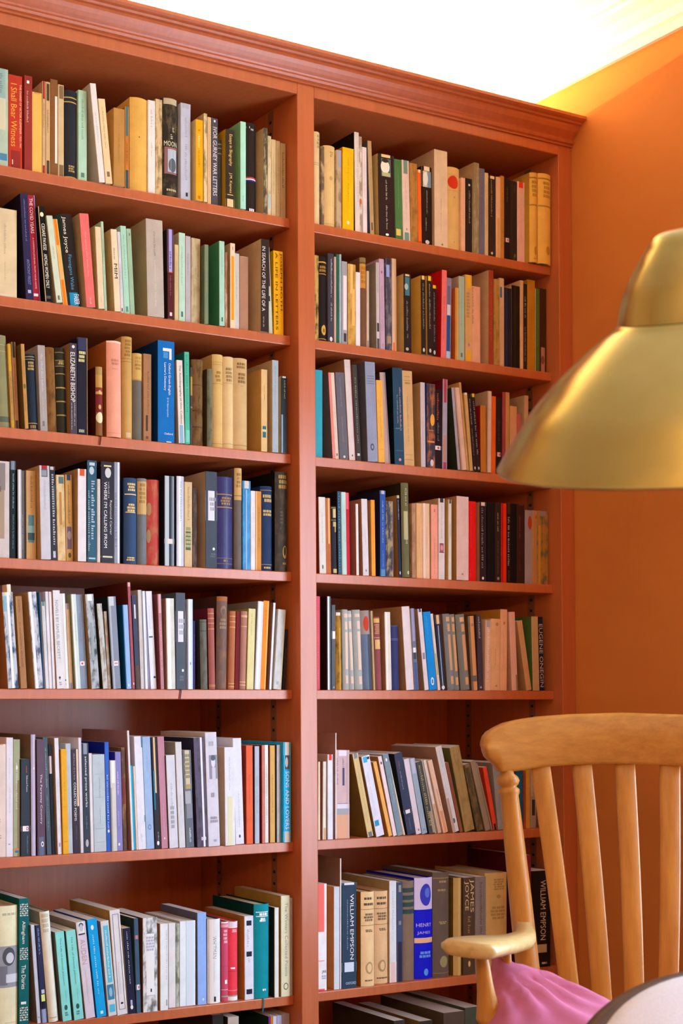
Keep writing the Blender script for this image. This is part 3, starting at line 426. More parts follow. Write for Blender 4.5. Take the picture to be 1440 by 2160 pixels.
L5 514.5 16.6 177 -0.94 -2 117 9c5a50 h|narrow rust-red book with gold bands, fifth shelf, left bay|C 5e1420;B .06 .07 c8905c;B .12 .13 c8905c;B .18 .19 c8905c;B .25 .26 c8905c;B .94 .97 b07858
L5 543.5 28.3 205 1.01 10 135 6d5750 h|tall mottled brown leather hardback with arched tooling, fifth shelf, left bay|C 4a2c20;M 83614c;O 8a7460 .1 .2 .25 .8;O 6d5750 .13 .2 .35 .7;Q 94806a .24 .36 .2 .85 3;B .0 .05 a06438
L5 573.4 16.0 173 1.79 8 114 ab6a48 h|narrow copper-brown hardback with gilt ends, fifth shelf, left bay|B .06 .07 d8a468;B .13 .14 d8a468;B .2 .21 d8a468;B .92 .93 d8a468;B .96 .97 d8a468
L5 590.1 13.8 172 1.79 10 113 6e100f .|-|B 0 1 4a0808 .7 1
L5 604.7 17.5 174 2.24 10 115 a97868 h|brown-rose hardback with gilt head and foot, fifth shelf, left bay|B .05 .08 d8a878;B .19 .2 d8a878;B .9 .91 e0b888;B .94 .95 e0b888
L5 622.8 19.2 180 2.24 10 119 d6cf94 .|pale lemon-yellow book, fifth shelf, left bay|C a89c50;P b0a870 .3 .5 .06 .35
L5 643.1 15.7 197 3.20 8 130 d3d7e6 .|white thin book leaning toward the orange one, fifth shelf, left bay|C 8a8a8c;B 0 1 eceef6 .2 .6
L5 659.4 16.1 199 3.37 10 132 ef8a22 .|-|C 9c4c10;P b06018 .3 .5 .1 .3;B 0 1 f8b068 .7 .9
L5 682.0 7.2 195 3.85 7 129 dfe0ea .|-|C 8a6a54;B 0 1 2c2a50 .0 .1
L5 692.9 21.8 180 4.59 5 119 c9cdca .|pale grey-white last leaning book with cream edges, fifth shelf, left bay|B 0 1 d8cc98 .88 1;M b8bcb8;B .9 .94 a0a8a8 .3 .6
L5 723.4 7.7 136 3.47 10 100 2a2630 .|-|P 6a6470 .3 .5 .3 .8
L6 -17.0 35.2 229 0.09 10 151 dcd2c8 .|cream book with red vertical lettering, sixth shelf, left bay|P b06068 0.27 .6 .66 .92;P a89890 0.09 .3 .2 .6;B 0 .01 e09080
L6 18.9 15.9 242 0.10 10 160 dde0ea .|white paperback at the start of the row, sixth shelf, left bay|P b8bcc8 .25 .5 .17 .36;P b8bcc8 .25 .55 .42 .64;B .89 .9 a0a4b0 .3 .6
L6 35.5 15.3 238 0.11 10 157 a0a98a .|sage book with white emblem and brown lower half, sixth shelf, left bay|B .35 1 8a7c5c .6 1;P d8dcc8 .35 .5 .2 .6;O e0e8d8 .22 .26 .35 .65;O d08050 .93 .95 .2 .8;O 2a80b0 .95 .97 .2 .8
L6 51.5 21.2 198 0.11 7 130 343f4a .|black-grey paperback with a white ring sticker, sixth shelf, left bay|C 1a1c20;P e06a50 0.2 .62 .07 .145;T c8d0d8 .18 .65 .17 .34 Selected Poems;B .69 .745 efecee;O b04858 .697 .737 .55 .78;O efecee .706 .728 .61 .72;P 8898a4 .16 .7 .79 .98
L6 74.5 10.9 248 -0.22 5 164 a9a6c4 .|tall lavender thin book with brown-grey back, sixth shelf, left bay|C 7c6450;B 0 1 c4c4dc .4 .8;B .27 .29 f0f0f4 .5 .7
L6 87.2 18.6 238 -0.48 2 157 5a4458 g|plum paperback with white serif title and grey foot, sixth shelf, left bay|C 3c1c2c;T e4dce0 .3 .5 .3 .73 The Faraway Country;B .84 1 606c84;O f0f0f4 .88 .925 .45 .8;O 606c84 .89 .915 .52 .73
L6 113.8 11.3 242 -2.25 10 160 4f5f6a .|dark blue-grey thin book with pale capitals, sixth shelf, left bay|P a8b8b0 0.36 .5 .09 .44;P 8a9aa0 .3 .5 .5 .8
L6 125.8 7.4 228 -2.19 10 150 22242c .|-|B .11 .27 d8c8c8
L6 138.0 10.1 240 -1.95 7 158 dfe3ec .|white thin book leaning by the yellow one, sixth shelf, left bay|C a89484;P b8c8c8 .4 .5 .36 .62;O b898b8 .9 .94 .3 .7
L6 148.8 14.0 217 -1.36 4 143 e3ab2e .|yellow paperback with faint creases, sixth shelf, left bay|C b87818;P b08418 .2 .5 .2 .5;B .55 .553 c89020;B .88 .884 b88010
L6 163.5 12.5 228 -1.36 10 151 b4c4d2 .|-|P 98a8b8 .3 .5 .4 .8
L6 176.7 17.3 216 -1.36 10 142 37303c g|dark violet paperback with white capitals, sixth shelf, left bay|T eaeaf0 .3 .42 .32 .69 COLLECTED POEMS;P a898a0 .25 .4 .04 .3;B 0 .55 e4ccb0 .7 .95;P 8a7a84 .15 .5 .74 .88
L6 194.7 7.6 240 -1.36 10 158 dcdfea .|-|B 0 1 b0b4c4 .8 1
L6 203.0 15.8 228 -1.36 10 151 384452 .|charcoal-blue book titled in white lower case, sixth shelf, left bay|B 0 .1 8a98a8;T ecf2f6 .42 .5 .12 .585 selected prose works;P 8494a4 0.27 .5 .67 .79;O b8bcc4 .88 .95 .25 .7
L6 219.5 7.6 207 -1.36 10 137 e4e6ee .|-|B 0 1 c0c4d0 .8 1
L6 227.8 30.1 204 -1.36 10 134 b6c8d0 .|wide pale blue paperback with creases and spaced capitals, sixth shelf, left bay|P 5a6a74 0.09 .55 .24 .46;P 5a6a74 0.09 .55 .55 .72;B .2 .203 98a8b0;B .44 .443 98a8b0;B .76 .765 98a8b0;B .9 .903 90a0a8
L6 258.6 10.4 230 -1.36 10 152 2f5fc4 g|-|C 10239a;P d8e4f4 0.36 .5 .3 .8;O e8f0f8 .8 .83 .3 .7
L6 269.7 13.7 191 -1.36 8 126 cfd3ce .|short white-grey book with rubbed top, sixth shelf, left bay|C a8a8a4;B 0 .25 f0eee8;B .3 1 a8b0b0 .0 .25
L6 284.1 14.3 209 -1.36 10 138 8684c0 .|lilac book with white script, sixth shelf, left bay|C 3030a0;P e0e0f4 0.32 .4 .2 .45;P c0c0e0 .25 .4 .6 .75;O e8e8f4 .92 .95 .2 .5
L6 299.1 9.7 218 -1.36 10 144 5c4438 .|-|M 8a6a3c;B .3 .55 7a3434
L6 317.7 5.2 254 -2.49 6 180 dfe4e8 .|-|C a07c80
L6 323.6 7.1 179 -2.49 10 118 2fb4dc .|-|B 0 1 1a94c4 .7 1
L6 331.4 4.6 178 -2.49 10 118 e0b88c .|-|B 0 1 f4ece4 .5 1
L6 336.7 20.3 241 -2.49 10 159 dfe4f2 .|white book with teal edge marks, sixth shelf, left bay|C c8d0dc;B 0 .1 3a7ca0 .85 1;B .7 .76 40907c .9 1;P b8bccc .3 .5 .86 .94
L6 357.7 20.4 240 -2.49 10 159 9bb9dc .|pale blue paperback with a small swirl emblem, sixth shelf, left bay|P 7898c0 .2 .5 .16 .32;O 6f8cb4 .78 .83 .3 .7;O 9bb9dc .79 .82 .38 .62
L6 378.9 14.6 239 -2.49 8 158 33303a .|dark book with curling orange and teal stripe, sixth shelf, left bay|B 0 .5 e0c090 .3 .6;B .3 .65 1f7a94 .1 .35;P c8ccd0 .25 .6 .85 .92;O e8e8ec .93 .97 .3 .7
L6 394.1 17.3 240 -2.49 7 159 bb8696 .|mauve-pink paperback, sixth shelf, left bay|C 5a3a44;P d8a8b8 .2 .5 .6 .85;O e8d0d8 .9 .92 .4 .6
L6 412.2 22.9 200 -2.49 4 132 cfd2da .|white leaning book with grey sketch lines, sixth shelf, left bay|C 505058;P 9aa0b0 .3 .5 .3 .6;Q a0a4b0 .55 .8 .2 .7 5
L6 435.9 16.3 228 -2.49 2 151 cfd0d2 .|white-grey taller book behind the sketch-lined one, sixth shelf, left bay|C a0a09c;P b0b4b8 .25 .5 .5 .7
L6 452.9 21.3 210 -2.26 1 138 5a5f68 g|book with a grey photograph spine and white lettering, sixth shelf, left bay|B 0 .35 c8bc9c;Q 8a8468 .04 .3 .1 .9 6;B .35 .4 a89868;B .42 .55 a8a8ac .1 .8;P f0f4f8 0.27 .55 .8 .96;B .55 .7 84888e .2 .9
L6 478.9 29.0 237 -2.28 -3 156 4a3650 g|plum snakeskin-pattern thick book, glossy, sixth shelf, left bay|C 2a2c48;M 2c1c2c;B 0 1 e4e4f0 .58 .75;Q d8d8e0 .91 .94 .4 .9 1
L6 508.6 30.8 248 -2.03 -3 163 cfcfda .|tall white book with a grey portrait photo, sixth shelf, left bay|Q a8a8b0 .08 .12 .2 .8 1;B .2 .41 8a8c9c .28 .95;O d8d8e0 .22 .31 .45 .8;O 5a5c6c .2 .25 .42 .82;B .31 .41 c8c8d4 .5 .8;Q 9a9aa8 .53 .57 .3 .7 1;Q 9a9aa8 .74 .8 .2 .9 2;B .94 .96 a0a0ac .5 .7
L6 553.6 26.7 215 -0.54 -3 142 dcdfea .|book white above, pale yellow below, sixth shelf, left bay|C b49474;B .5 1 dad8b4;P a8acb8 .2 .5 .1 .45
L6 591.3 23.2 234 -1.73 10 155 dde0ea .|white paperback with small dark emblem near its foot, sixth shelf, left bay|P b0b4c0 .2 .5 .5 .85;O 4a4c60 .91 .94 .4 .6
L6 618.4 18.2 218 -0.02 7 144 de6340 .|vermilion-orange paperback, sixth shelf, left bay|C 8c2c18;P b84a2c .2 .5 .3 .6
L6 639.8 12.7 216 0.16 5 143 b0bacb .|thin blue-grey book by the vermilion one, sixth shelf, left bay|C 3a3a48;P 8894a8 .3 .5 .3 .7
L6 657.4 6.9 218 -0.00 2 144 cd7a6c .|-|C 7c2420
L6 671.2 10.5 218 -0.00 10 144 e2dfd8 .|-|P 9a9aa0 .3 .5 .2 .8
L6 684.4 13.9 217 0.17 8 143 d2a65c .|ochre-yellow thin book, sixth shelf, left bay|C 8a4c28;P a07830 .3 .5 .3 .7
L6 701.6 10.9 218 0.18 6 144 b4b8bc .|-|C 4a4a54;P 9094a0 .3 .5 .2 .7
L6 713.2 20.4 224 0.36 -2 148 22b4ff .|bright blue paperback with white capitals and a photo head, sixth shelf, left bay|B 0 .13 dcd4c4;B .13 .27 5a5458;O c8c0b8 .15 .25 .2 .6;B .89 1 cfc8bc;T f4f8fa .5 .5 .29 .87 SONS AND LOVERS
L7 -17.0 63.7 243 0.09 10 160 d4d0a8 h|thick cream jacket with a photo of a writing man, seventh shelf, left bay|Q a8a888 .06 .08 .35 .95 1;B .335 .68 8a8d90 0 1;O 4a4c50 .345 .5 .42 .9;O b8bcc0 .39 .48 .55 .85;B .5 .66 6a6e74 .1 .6;B .57 .64 c0c4c8 .55 1;B .97 .975 b0b090 .5 .9
L7 47.4 23.6 256 0.23 10 169 0f5c5c .|tall teal book with white ornament panels, seventh shelf, left bay|T f0e8c8 .4 .42 .18 .36 Allingham;T f0e8c8 .4 .45 .53 .72 The Diaries;G e4e0cc .04 .145;G e4e0cc .39 .49;G e4e0cc .86 .975;B .82 .84 d8d8d0 .2 .7
L7 87.9 8.8 202 -4.38 5 134 b8c2d2 .|-|C 6a6058;O 8090a8 .93 .95 .3 .6
L7 97.5 11.8 201 -4.38 3 133 2b2f4c .|dark indigo leaning book with a lime panel, seventh shelf, left bay|C 303848;P 9ab0d8 0.36 .5 .03 .3;B .71 .78 c8d870 .2 .9;B .66 .7 b8c0c8 .3 .9;B .78 .85 1a1c2c;B .86 1 8898b8
L7 113.7 22.8 228 -5.41 0 151 d8d8c4 h|ivory cloth hardback tilted well over, seventh shelf, left bay|C 8a8a78;Q b8b8a0 .02 .2 .1 .8 4;P a8c0b8 .2 .7 .25 .45;B .955 .965 a8a890 .1 .8
L7 143.2 21.2 185 -5.75 -3 115 80d2c8 .|first of a pair of seafoam-green paperbacks, seventh shelf, left bay|C 545a58;T 3a7a70 .2 .5 .07 .6 The Life of Samuel Johnson;P 5a9a8c .14 .6 .66 .8;O 2c5c54 .82 .88 .3 .65;Q 4a8a7c .9 .95 .25 .7 2
L7 170.4 23.0 186 -6.23 -3 115 80d2c8 .|second of the pair of seafoam-green paperbacks, seventh shelf, left bay|C 3a5a58;T 3a7a70 .2 .5 .07 .6 The Life of Samuel Johnson;P 5a9a8c .14 .6 .66 .8;O 2c5c54 .82 .88 .3 .65;Q 4a8a7c .9 .95 .25 .7 2
L7 198.3 22.6 202 -6.81 -3 133 cbc4cc .|pale lilac-white paperback with a small portrait head, seventh shelf, left bay|C 8a7c6c;B 0 .13 d8dce4;O 4a5a6c .01 .06 .25 .75;O b0b8c0 .025 .1 .3 .7;B .12 .135 2c3c4c;T b8a0a8 .5 .5 .18 .44 AUDEN;P b0a8b4 .15 .5 .5 .85
L7 224.8 23.3 206 -6.59 -3 136 109bd6 .|azure blue paperback with white title, seventh shelf, left bay|C 0a4c9c;P d8ecf4 0.18 .45 .16 .78;O d8ecf8 .06 .11 .3 .6;B .94 .97 b0dcf0 .4 .7
L7 253.2 20.1 200 -5.62 -3 132 c9ccc8 .|white book with turquoise patches down its spine, seventh shelf, left bay|C 847c74;B .05 .65 58b4c8 .25 .85;P d0ecf0 0.27 .55 .1 .6;B .67 .83 3a7c98 .1 .9;O 88b4c4 .7 .8 .3 .7;B .88 .96 4ab0d0 .2 .85
L7 274.8 25.3 221 -4.94 -3 160 d2d0ce .|tall off-white book with thin black frame lines, seventh shelf, left bay|C a07c44;B .04 .95 4a4a4c .22 .26;B .04 .95 4a4a4c .78 .82;B .04 .044 4a4a4c .22 .82;B .946 .95 4a4a4c .22 .82;P b0b0b0 .16 .5 .5 .8;O 26262a .88 .9 .4 .65
L7 302.5 18.8 181 -4.41 -3 119 1d2036 .|near-black navy paperback with white capitals, seventh shelf, left bay|C a8967c;P d8d8dc 0.18 .5 .04 .66;B .84 .9 a0a8c0 .35 .6;O e0e0e8 .9 .95 .3 .65
L7 322.9 10.8 200 -1.97 -3 132 3b5468 .|-|C 1f3434;B .18 .22 b87880;B .7 .755 e8e4e8;O c06060 .71 .745 .45 .75
L7 339.1 36.3 199 -0.14 -3 132 cfd0cc .|patterned book with a plain white label panel, seventh shelf, left bay|C 5c341c;M 6c6a62;B .165 .83 dde0ea;B .165 .17 8890a0;B .825 .83 8890a0;Q a8a8b4 .2 .36 .2 .85 5;B .755 .79 3a3c48 .5 .6
L7 382.1 20.2 184 0.04 -3 120 d6dad8 .|white paperback, grey printed, first of three similar, seventh shelf, left bay|C a0784c;P 8a98a0 .2 .8 .08 .65;B .88 .95 6a7880 .75 .85
L7 411.8 19.2 181 0.04 10 120 d2cdc6 .|beige-white plain paperback between printed white ones, seventh shelf, left bay|B 0 1 bcb4ac 0 .1
L7 431.7 9.0 179 0.26 10 120 a8b09c .|-|M 6a7058
L7 441.4 40.8 183 0.26 10 130 d4d8d8 .|wide white paperback with dark vertical print, seventh shelf, left bay|C b0a898;P 505c68 .1 .45 .09 .68;B .9 .96 40484c .44 .52;B 0 1 c4ccd0 .4 1
L7 486.3 23.5 199 -0.10 7 135 86a4dc .|periwinkle-blue paperback with deep side, seventh shelf, left bay|C 5c5c74;P a8bce8 .15 .5 .05 .3;O c8d4f0 .93 .96 .5 .7
L7 513.8 34.0 183 0.08 5 120 d6d3ca h|ivory jacket with thin grey capitals, seventh shelf, left bay|C 3a4454;T 8a8c88 .3 .45 .2 .47 WHITMAN;P b0b0a8 .1 .45 .5 .75;B .92 .98 2a2c34 .4 .55;B 0 1 e6e4de .1 .35
L7 552.8 18.3 174 0.30 10 115 b8465e h|magenta-rose hardback beside a red one, seventh shelf, left bay|B 0 .02 e8d0d0;B .03 .07 d89098;Q e0a0a8 .1 .28 .2 .8 4;B .56 .563 902c44;B .73 .78 f0e8f0 .4 .75;B .85 .855 f0c0c8;B .93 .945 88a080
L7 571.8 25.8 173 0.31 10 114 db3a48 h|bright red hardback with pale head, seventh shelf, left bay|B 0 .07 d8c8d0;B .07 .08 f8e8e8;Q f0b0b0 .1 .14 .3 .9 2;B .58 .6 f4d8d8 .2 .6;B .63 .634 902030;B .87 .875 f0b0b0;B .935 .95 88a080;B .95 1 dcdce0
L7 609.4 24.7 184 -0.10 4 140 cfccd0 .|white book with three black blocks on its spine, seventh shelf, left bay|C 9c6a30;B .055 .115 1e2230;B .425 .485 1e2230;B .875 .935 1e2230;P 8a8c98 .3 .4 .16 .38;P a0a0a8 .3 .5 .5 .56
L7 634.8 41.0 208 0.52 1 150 0a7f86 h|large teal hardback with white title block, ribbon below, seventh shelf, left bay|C 06302e;B .08 .088 e8f4f4 .1 .9;Q f0f4f4 .095 .12 .2 .85 1;B .125 .133 e8f4f4 .1 .9;Q f0f4f4 .145 .165 .35 .7 1;Q f0f4f4 .165 .185 .3 .75 1;Q e0f0f0 .9 .92 .4 .8 1;R 0a5c60 .5 .03
L7 685.3 11.7 199 0.36 -3 131 d6d2c4 .|thin cream book with very dark green side, seventh shelf, left bay|C 14241f
L7 703.5 24.6 224 0.18 -3 160 cfc8a4 .|tall ivory book with grey title and ringed emblem, seventh shelf, left bay|C a07c3c;T 8a8a78 .34 .6 .07 .8 The Winters Collected Poems;O 6a6a5c .865 .935 .25 .8;O cfc8a4 .875 .925 .33 .72
L7 728.9 9.2 217 0.37 0 143 9c9890 .|-|B 0 1 b8b4ac 0 .2
L8 526.7 29.4 313 0.29 12 200 2a2420 .|dark brown book top on the lowest shelf|
L8 567.9 29.8 305 0.31 12 200 b8aca0 .|pale page block of a big book, lowest shelf|C 2c2824
L8 678.9 5.5 296 0.35 12 200 7a2c8c .|-|C 1c3428
L8 685.1 5.3 295 0.36 12 200 d88020 .|-|
L8 691.1 10.8 295 0.36 12 200 c8ccdc .|-|
L8 702.6 13.4 296 0.36 12 200 b4bce0 .|-|
L8 716.7 20.9 297 0.37 12 200 a8a4ac .|-|
R1 816.0 23.5 217 0.39 10 143 d8b982 h|cream cloth book half hidden behind the post, top shelf, right bay|Q a08858 .03 .18 .5 .95 4;B .33 .335 a08858;B .35 .355 a08858
R1 840.2 9.7 186 0.40 10 123 6a5440 .|-|M b89868
R1 850.6 34.0 191 0.40 10 126 d9b070 h|tan cloth book with faint small print, top shelf, right bay|Q a88850 .07 .14 .4 .75 3;O b89458 .37 .42 .4 .7;B .95 .955 b89458
R1 885.3 15.1 185 0.40 10 122 b89c78 .|-|B 0 .22 9c98a8 .3 1;M 8a7458
R1 901.1 33.4 193 0.40 7 128 f2ad0a .|golden yellow paperback with small white bird emblem, top shelf, right bay|C c88210;P b07c08 .14 .5 .12 .65;B .3 .305 d8940a;O f8e8a0 .885 .93 .35 .6
R1 937.7 14.0 234 -0.35 6 160 dcc6b8 .|tall pale book with a black back cover, top shelf, right bay|C 17120f;P a89888 .35 .7 .15 .7
R1 952.4 11.6 228 -0.25 10 151 a08468 .|-|M d8c8b0;O c06030 .64 .7 .2 .8
R1 964.8 13.3 205 -0.25 10 135 e4ccc4 .|-|P c0a8a0 .3 .5 .1 .6
R1 984.3 12.0 221 -1.84 7 146 b18d60 .|thin tan book with a dark grey side, top shelf, right bay|C 4c464a;P 8a6a48 .3 .6 .3 .8;B .87 .95 4a4438 .3 .6
R1 1006.8 49.1 194 -0.87 3 128 2c1b18 .|thick black paperback with a painted lady's face, top shelf, right bay|C c49a5c;B 0 .035 e0bc84;B .05 .27 566260;O e6dcc0 .07 .23 .17 .72;O 3a2c24 .05 .1 .25 .65;B .22 .265 b0ac78 .25 .75;P d8c4a4 0.13 .5 .31 .56;P d8c4a4 0.13 .5 .62 .92;O e8e0d0 .96 .99 .4 .6
R1 1064.7 22.9 193 -1.04 10 127 49703c .|forest-green paperback with a small yellow square, top shelf, right bay|B .86 .94 d8b458 .1 .7;P 6a8a58 0.23 .5 .1 .6;B 0 .01 5a8050
R1 1088.3 22.5 195 -1.03 10 129 dbb9a2 .|book with grey-green ends and pink-white middle, top shelf, right bay|B 0 .165 6f8470;B .885 1 6c8a78;P b89884 .25 .5 .25 .6;O a88870 .83 .86 .4 .6
R1 1111.5 23.7 192 -0.54 10 126 ab7434 .|plain caramel-brown book with frayed top, top shelf, right bay|M 8c5c28
R1 1135.9 11.1 180 -0.54 10 119 f0601c .|-|B 0 .04 e8c898;B .96 1 c03010
R1 1147.7 31.7 191 -0.01 10 126 25140f .|black paperback with a pale face photo near its head, top shelf, right bay|B 0 .055 e8c898;B .06 .26 c8b8a0 0 .55;B .06 .26 7c8c98 .55 1;O e0d4c4 .07 .24 .1 .6;P c8b49c 0.13 .5 .3 .6;P c8b49c 0.13 .4 .65 .82;O d8c8b8 .93 .98 .3 .7
R1 1180.1 41.9 234 0.20 3 154 d6b48e .|tall thick beige paperback without ornament, top shelf, right bay|C b08868;P a88c6c .1 .5 .5 .85;O 806848 .965 .985 .5 .65
R1 1227.3 45.1 204 0.16 10 135 d4a660 h|tan cloth hardback with a red seal, top shelf, right bay|B .09 .093 a08050;O c83018 .1 .26 .12 .85;B .28 .283 a08050;Q a8844c .35 .37 .4 .7 1;Q a8844c .89 .905 .45 .6 1
R1 1273.1 13.5 183 0.56 10 121 dea680 .|-|P b88460 .3 .5 .2 .7
R1 1287.3 21.4 184 0.57 10 122 281d18 .|black paperback with small white lettering and a dot, top shelf, right bay|O d8c8b0 .07 .1 .4 .7;P a89880 .3 .6 .16 .6
R1 1309.4 17.4 225 0.93 6 149 85714f .|tall grey-olive book with a flecked spine, top shelf, right bay|C b08a60;M a08c68
R1 1330.3 20.2 216 0.59 10 143 6b6270 .|dusky violet-grey paperback, top shelf, right bay|P 585060 .3 .5 .2 .7;C 504858
R1 1351.2 11.7 208 0.59 10 137 c7a878 .|-|P a08858 .3 .5 .3 .7
R1 1363.6 24.2 203 0.60 10 134 33221b .|dark paperback with cream top and flecked side, top shelf, right bay|B 0 .035 e0c498;P a88c78 0.27 .4 .05 .5;O d8c0a0 .93 .96 .3 .6
R1 1388.5 15.0 204 0.61 10 134 d9a680 .|-|B .5 1 d09858;P b88460 .3 .6 .85 .93
R1 1404.2 11.9 209 0.61 10 138 b87830 .|-|P 8a5418 .3 .5 .2 .7
R1 1416.8 19.3 204 0.62 10 135 24160f .|black thin book with a white sticker, top shelf, right bay|B .725 .775 e8c8b8;O c06860 .735 .765 .4 .7;P 6a4c3c .3 .5 .1 .3
R1 1436.8 23.3 202 0.63 10 134 2c1f1a .|black book with small green foot, near the yellow pair, top shelf, right bay|P 5a342c .3 .6 .05 .15;O 6a5a20 .9 .95 .5 .8;O 2c4a34 .94 .98 .4 .7
R1 1460.7 25.5 204 0.63 10 134 deaa96 .|pink-white book with scarlet head, top shelf, right bay|B 0 .075 dc3c22;P c08c78 .2 .5 .2 .7
R1 1486.9 26.6 225 0.65 -8 148 dba348 h|first of two big golden-yellow hardbacks, top shelf, right bay|C b07c2c;B .05 .065 9a6c28;Q a87c30 .09 .28 .15 .85 4;B .355 .37 a07428;O b8842c .82 .92 .4 .75;Q a87c30 .955 .965 .3 .7 1
R1 1514.3 43.5 227 0.66 -10 150 dfa84c h|second golden-yellow hardback, tight against the side panel, top shelf, right bay|B .05 .065 9a6c28;Q a87c30 .09 .28 .25 .9 4;B .355 .37 a07428;O b8842c .8 .9 .5 .85
R2 816.8 14.6 198 0.39 10 131 c89c52 .|yellow and black flecked thin book by the post, second shelf, right bay|M 4a3818
R2 832.1 25.2 198 0.39 10 131 241b19 h|black cloth hardback with gilt bands and medallion, second shelf, right bay|B .06 .075 d8a440;Q a87c34 .11 .19 .1 .9 2;B .2 .21 b08438;O d0a040 .8 .92 .3 .85;O 8a6420 .84 .89 .45 .7;B .96 .97 b08c3c
R2 858.0 17.9 208 0.39 10 137 413c42 .|tall charcoal book with spaced white capitals, second shelf, right bay|P c4bcb8 0.32 .6 .06 .5;P c4bcb8 0.32 .6 .55 .76;O e0d4c8 .93 .98 .3 .75
R2 876.6 6.1 202 0.39 10 133 c49c88 .|-|B 0 1 d8b8a0 .5 1
R2 883.4 8.2 209 0.39 10 138 2d5f48 .|-|P 204838 .3 .5 .2 .7
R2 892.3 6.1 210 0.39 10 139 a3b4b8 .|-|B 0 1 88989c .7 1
R2 899.1 16.8 195 0.39 10 129 a59a98 .|grey book with long white paper strip, second shelf, right bay|B .17 .82 f0dcd4 .25 .85;B .86 .96 40383c .35 .8
R2 916.6 23.6 191 0.39 9 126 cf9c48 .|tan book with torn hanging paper strips, second shelf, right bay|C a87428;B 0 .36 eab868 .3 .6;B .3 .75 e8b060 .5 .85;M b07c30
R2 940.9 13.7 175 0.39 10 115 eee0dc .|-|P e0ccc8 .2 .5 .2 .6
R2 955.4 18.1 212 0.39 10 140 744c33 h|brown hardback with orange-tan label, second shelf, right bay|B 0 .05 8a7044;B .07 .34 cc8c3c;Q a86c24 .1 .3 .1 .9 4
R2 974.2 7.3 182 0.39 10 120 cfae92 .|-|B .9 1 8a7c70
R2 999.0 9.9 204 -0.17 5 134 c7b7b0 .|-|C 877866;B 0 .35 b8a8a4;B .7 .8 3c3430;B .88 1 4c4844
R2 1014.9 15.4 216 -0.58 10 143 c29cac .|lilac-pink paperback, second shelf, right bay|P a47c8c .2 .5 .3 .8;O 9a5070 .13 .16 .35 .6;B .93 .96 a88090 .4 .6
R2 1031.2 19.1 219 -0.12 8 144 4a4450 g|dark photographic book with a blue patch, second shelf, right bay|B .07 .2 98a0d0 .1 .6;B 0 .06 3c3038;M 78706c;B .84 .92 a08060
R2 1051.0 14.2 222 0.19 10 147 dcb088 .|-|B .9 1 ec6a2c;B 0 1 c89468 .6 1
R2 1083.8 23.0 188 -0.20 5 124 2b1c17 .|black paperback with blue-green picture near its head, second shelf, right bay|C c49858;B 0 .025 e0bc80;B .035 .27 477078;O a8b4a0 .12 .2 .1 .6;P b8a484 0.27 .45 .34 .72;P a89474 .3 .5 .76 .84;O c0ac90 .93 .97 .2 .6
R2 1130.5 14.7 188 -0.19 -2 124 2c1d16 .|black spine with yellow head and tan back, second shelf, right bay|C c8923c;B 0 .05 e8bc60;P b8a484 0.32 .5 .1 .7;O d0c0b0 .92 .97 .3 .7
R2 1148.7 16.5 189 -0.18 -3 125 2a1b16 .|black spine with bright yellow head, second of two, second shelf, right bay|C d09c40;B 0 .06 f0b818;P b8a484 0.32 .5 .1 .68;O d0c0b0 .92 .97 .3 .7
R2 1175.8 16.6 175 0.32 10 116 2b1614 .|-|B 0 .045 f0b010;P b08c84 0.32 .5 .1 .5;P a08078 .3 .5 .55 .8;O c8b0a8 .9 .96 .3 .7
R2 1203.0 15.5 215 1.56 8 142 ec6a62 .|tall bright red book with pink edge, second shelf, right bay|C c80f12;P c84c48 .3 .5 .3 .8
R2 1219.2 17.1 199 1.56 10 131 8c7c8c g|-|B .1 .35 6c6478;B .33 .46 d8c8c0;B .46 1 2c4c80;B .9 1 b0c0d0
R2 1246.0 10.7 176 0.56 5 116 c98c3c .|-|C c0501c;B 0 1 d8a860 .5 1
R2 1262.3 18.6 208 0.74 10 137 a6b294 .|grey-mint paperback, second shelf, right bay|C b8947c;P 88947c .2 .5 .1 .6;B .9 .95 5c6c58 .35 .65
R2 1283.4 21.6 214 0.40 9 141 d49c5c .|buff paperback with yellow head and foot, second shelf, right bay|B 0 .15 e8a81c;B .87 1 e09c1c;Q b08454 .2 .5 .1 .7 8;O 8a6ca0 .78 .82 .4 .6
R2 1305.7 28.1 189 0.40 10 125 e09c74 .|peach paperback with dark stacked capitals, second shelf, right bay|P 5a3828 0.23 .14 .02 .5;B 0 1 d88c6c .9 1
R2 1351.8 15.8 232 0.76 2 160 9d3a20 .|tall rust-red spine with broad beige back, second shelf, right bay|C c4956c;P c86c48 .2 .5 .1 .8
R2 1369.2 18.4 212 0.61 1 140 b0803c .|thin mustard-tan book, second shelf, right bay|M 946828
R2 1398.3 15.3 221 0.44 10 146 d3a57c .|pale peach book with a blue fleck, second shelf, right bay|B .1 .22 3c6c88 .0 .5;P b0845c .2 .5 .4 .8
R2 1414.3 23.7 199 0.62 10 131 22202c .|blue-black cloth book, second shelf, right bay|C 3c2c20;B 0 1 2c2c40 .1 .4
R2 1438.7 27.8 208 0.63 10 137 1f1612 .|black book with pale tan fore edge, second shelf, right bay|C c89868;B 0 1 302016 .3 .5
R2 1467.2 10.3 224 0.64 9 148 d9a270 .|-|P b07c48 .3 .5 .2 .7
R2 1478.2 13.7 217 0.64 10 143 33241a .|-|P c0a890 .5 .5 .15 .4;P a89078 .4 .5 .5 .9
R2 1492.6 25.1 229 0.65 9 151 b9781c .|orange-brown plain book, second shelf, right bay|P a06814 .2 .5 .3 .7
R2 1518.4 15.5 210 0.66 9 139 53632a .|olive-green thin book, second shelf, right bay|P 7c7c3c .3 .5 .2 .7;B 0 1 a8a070 0 .1
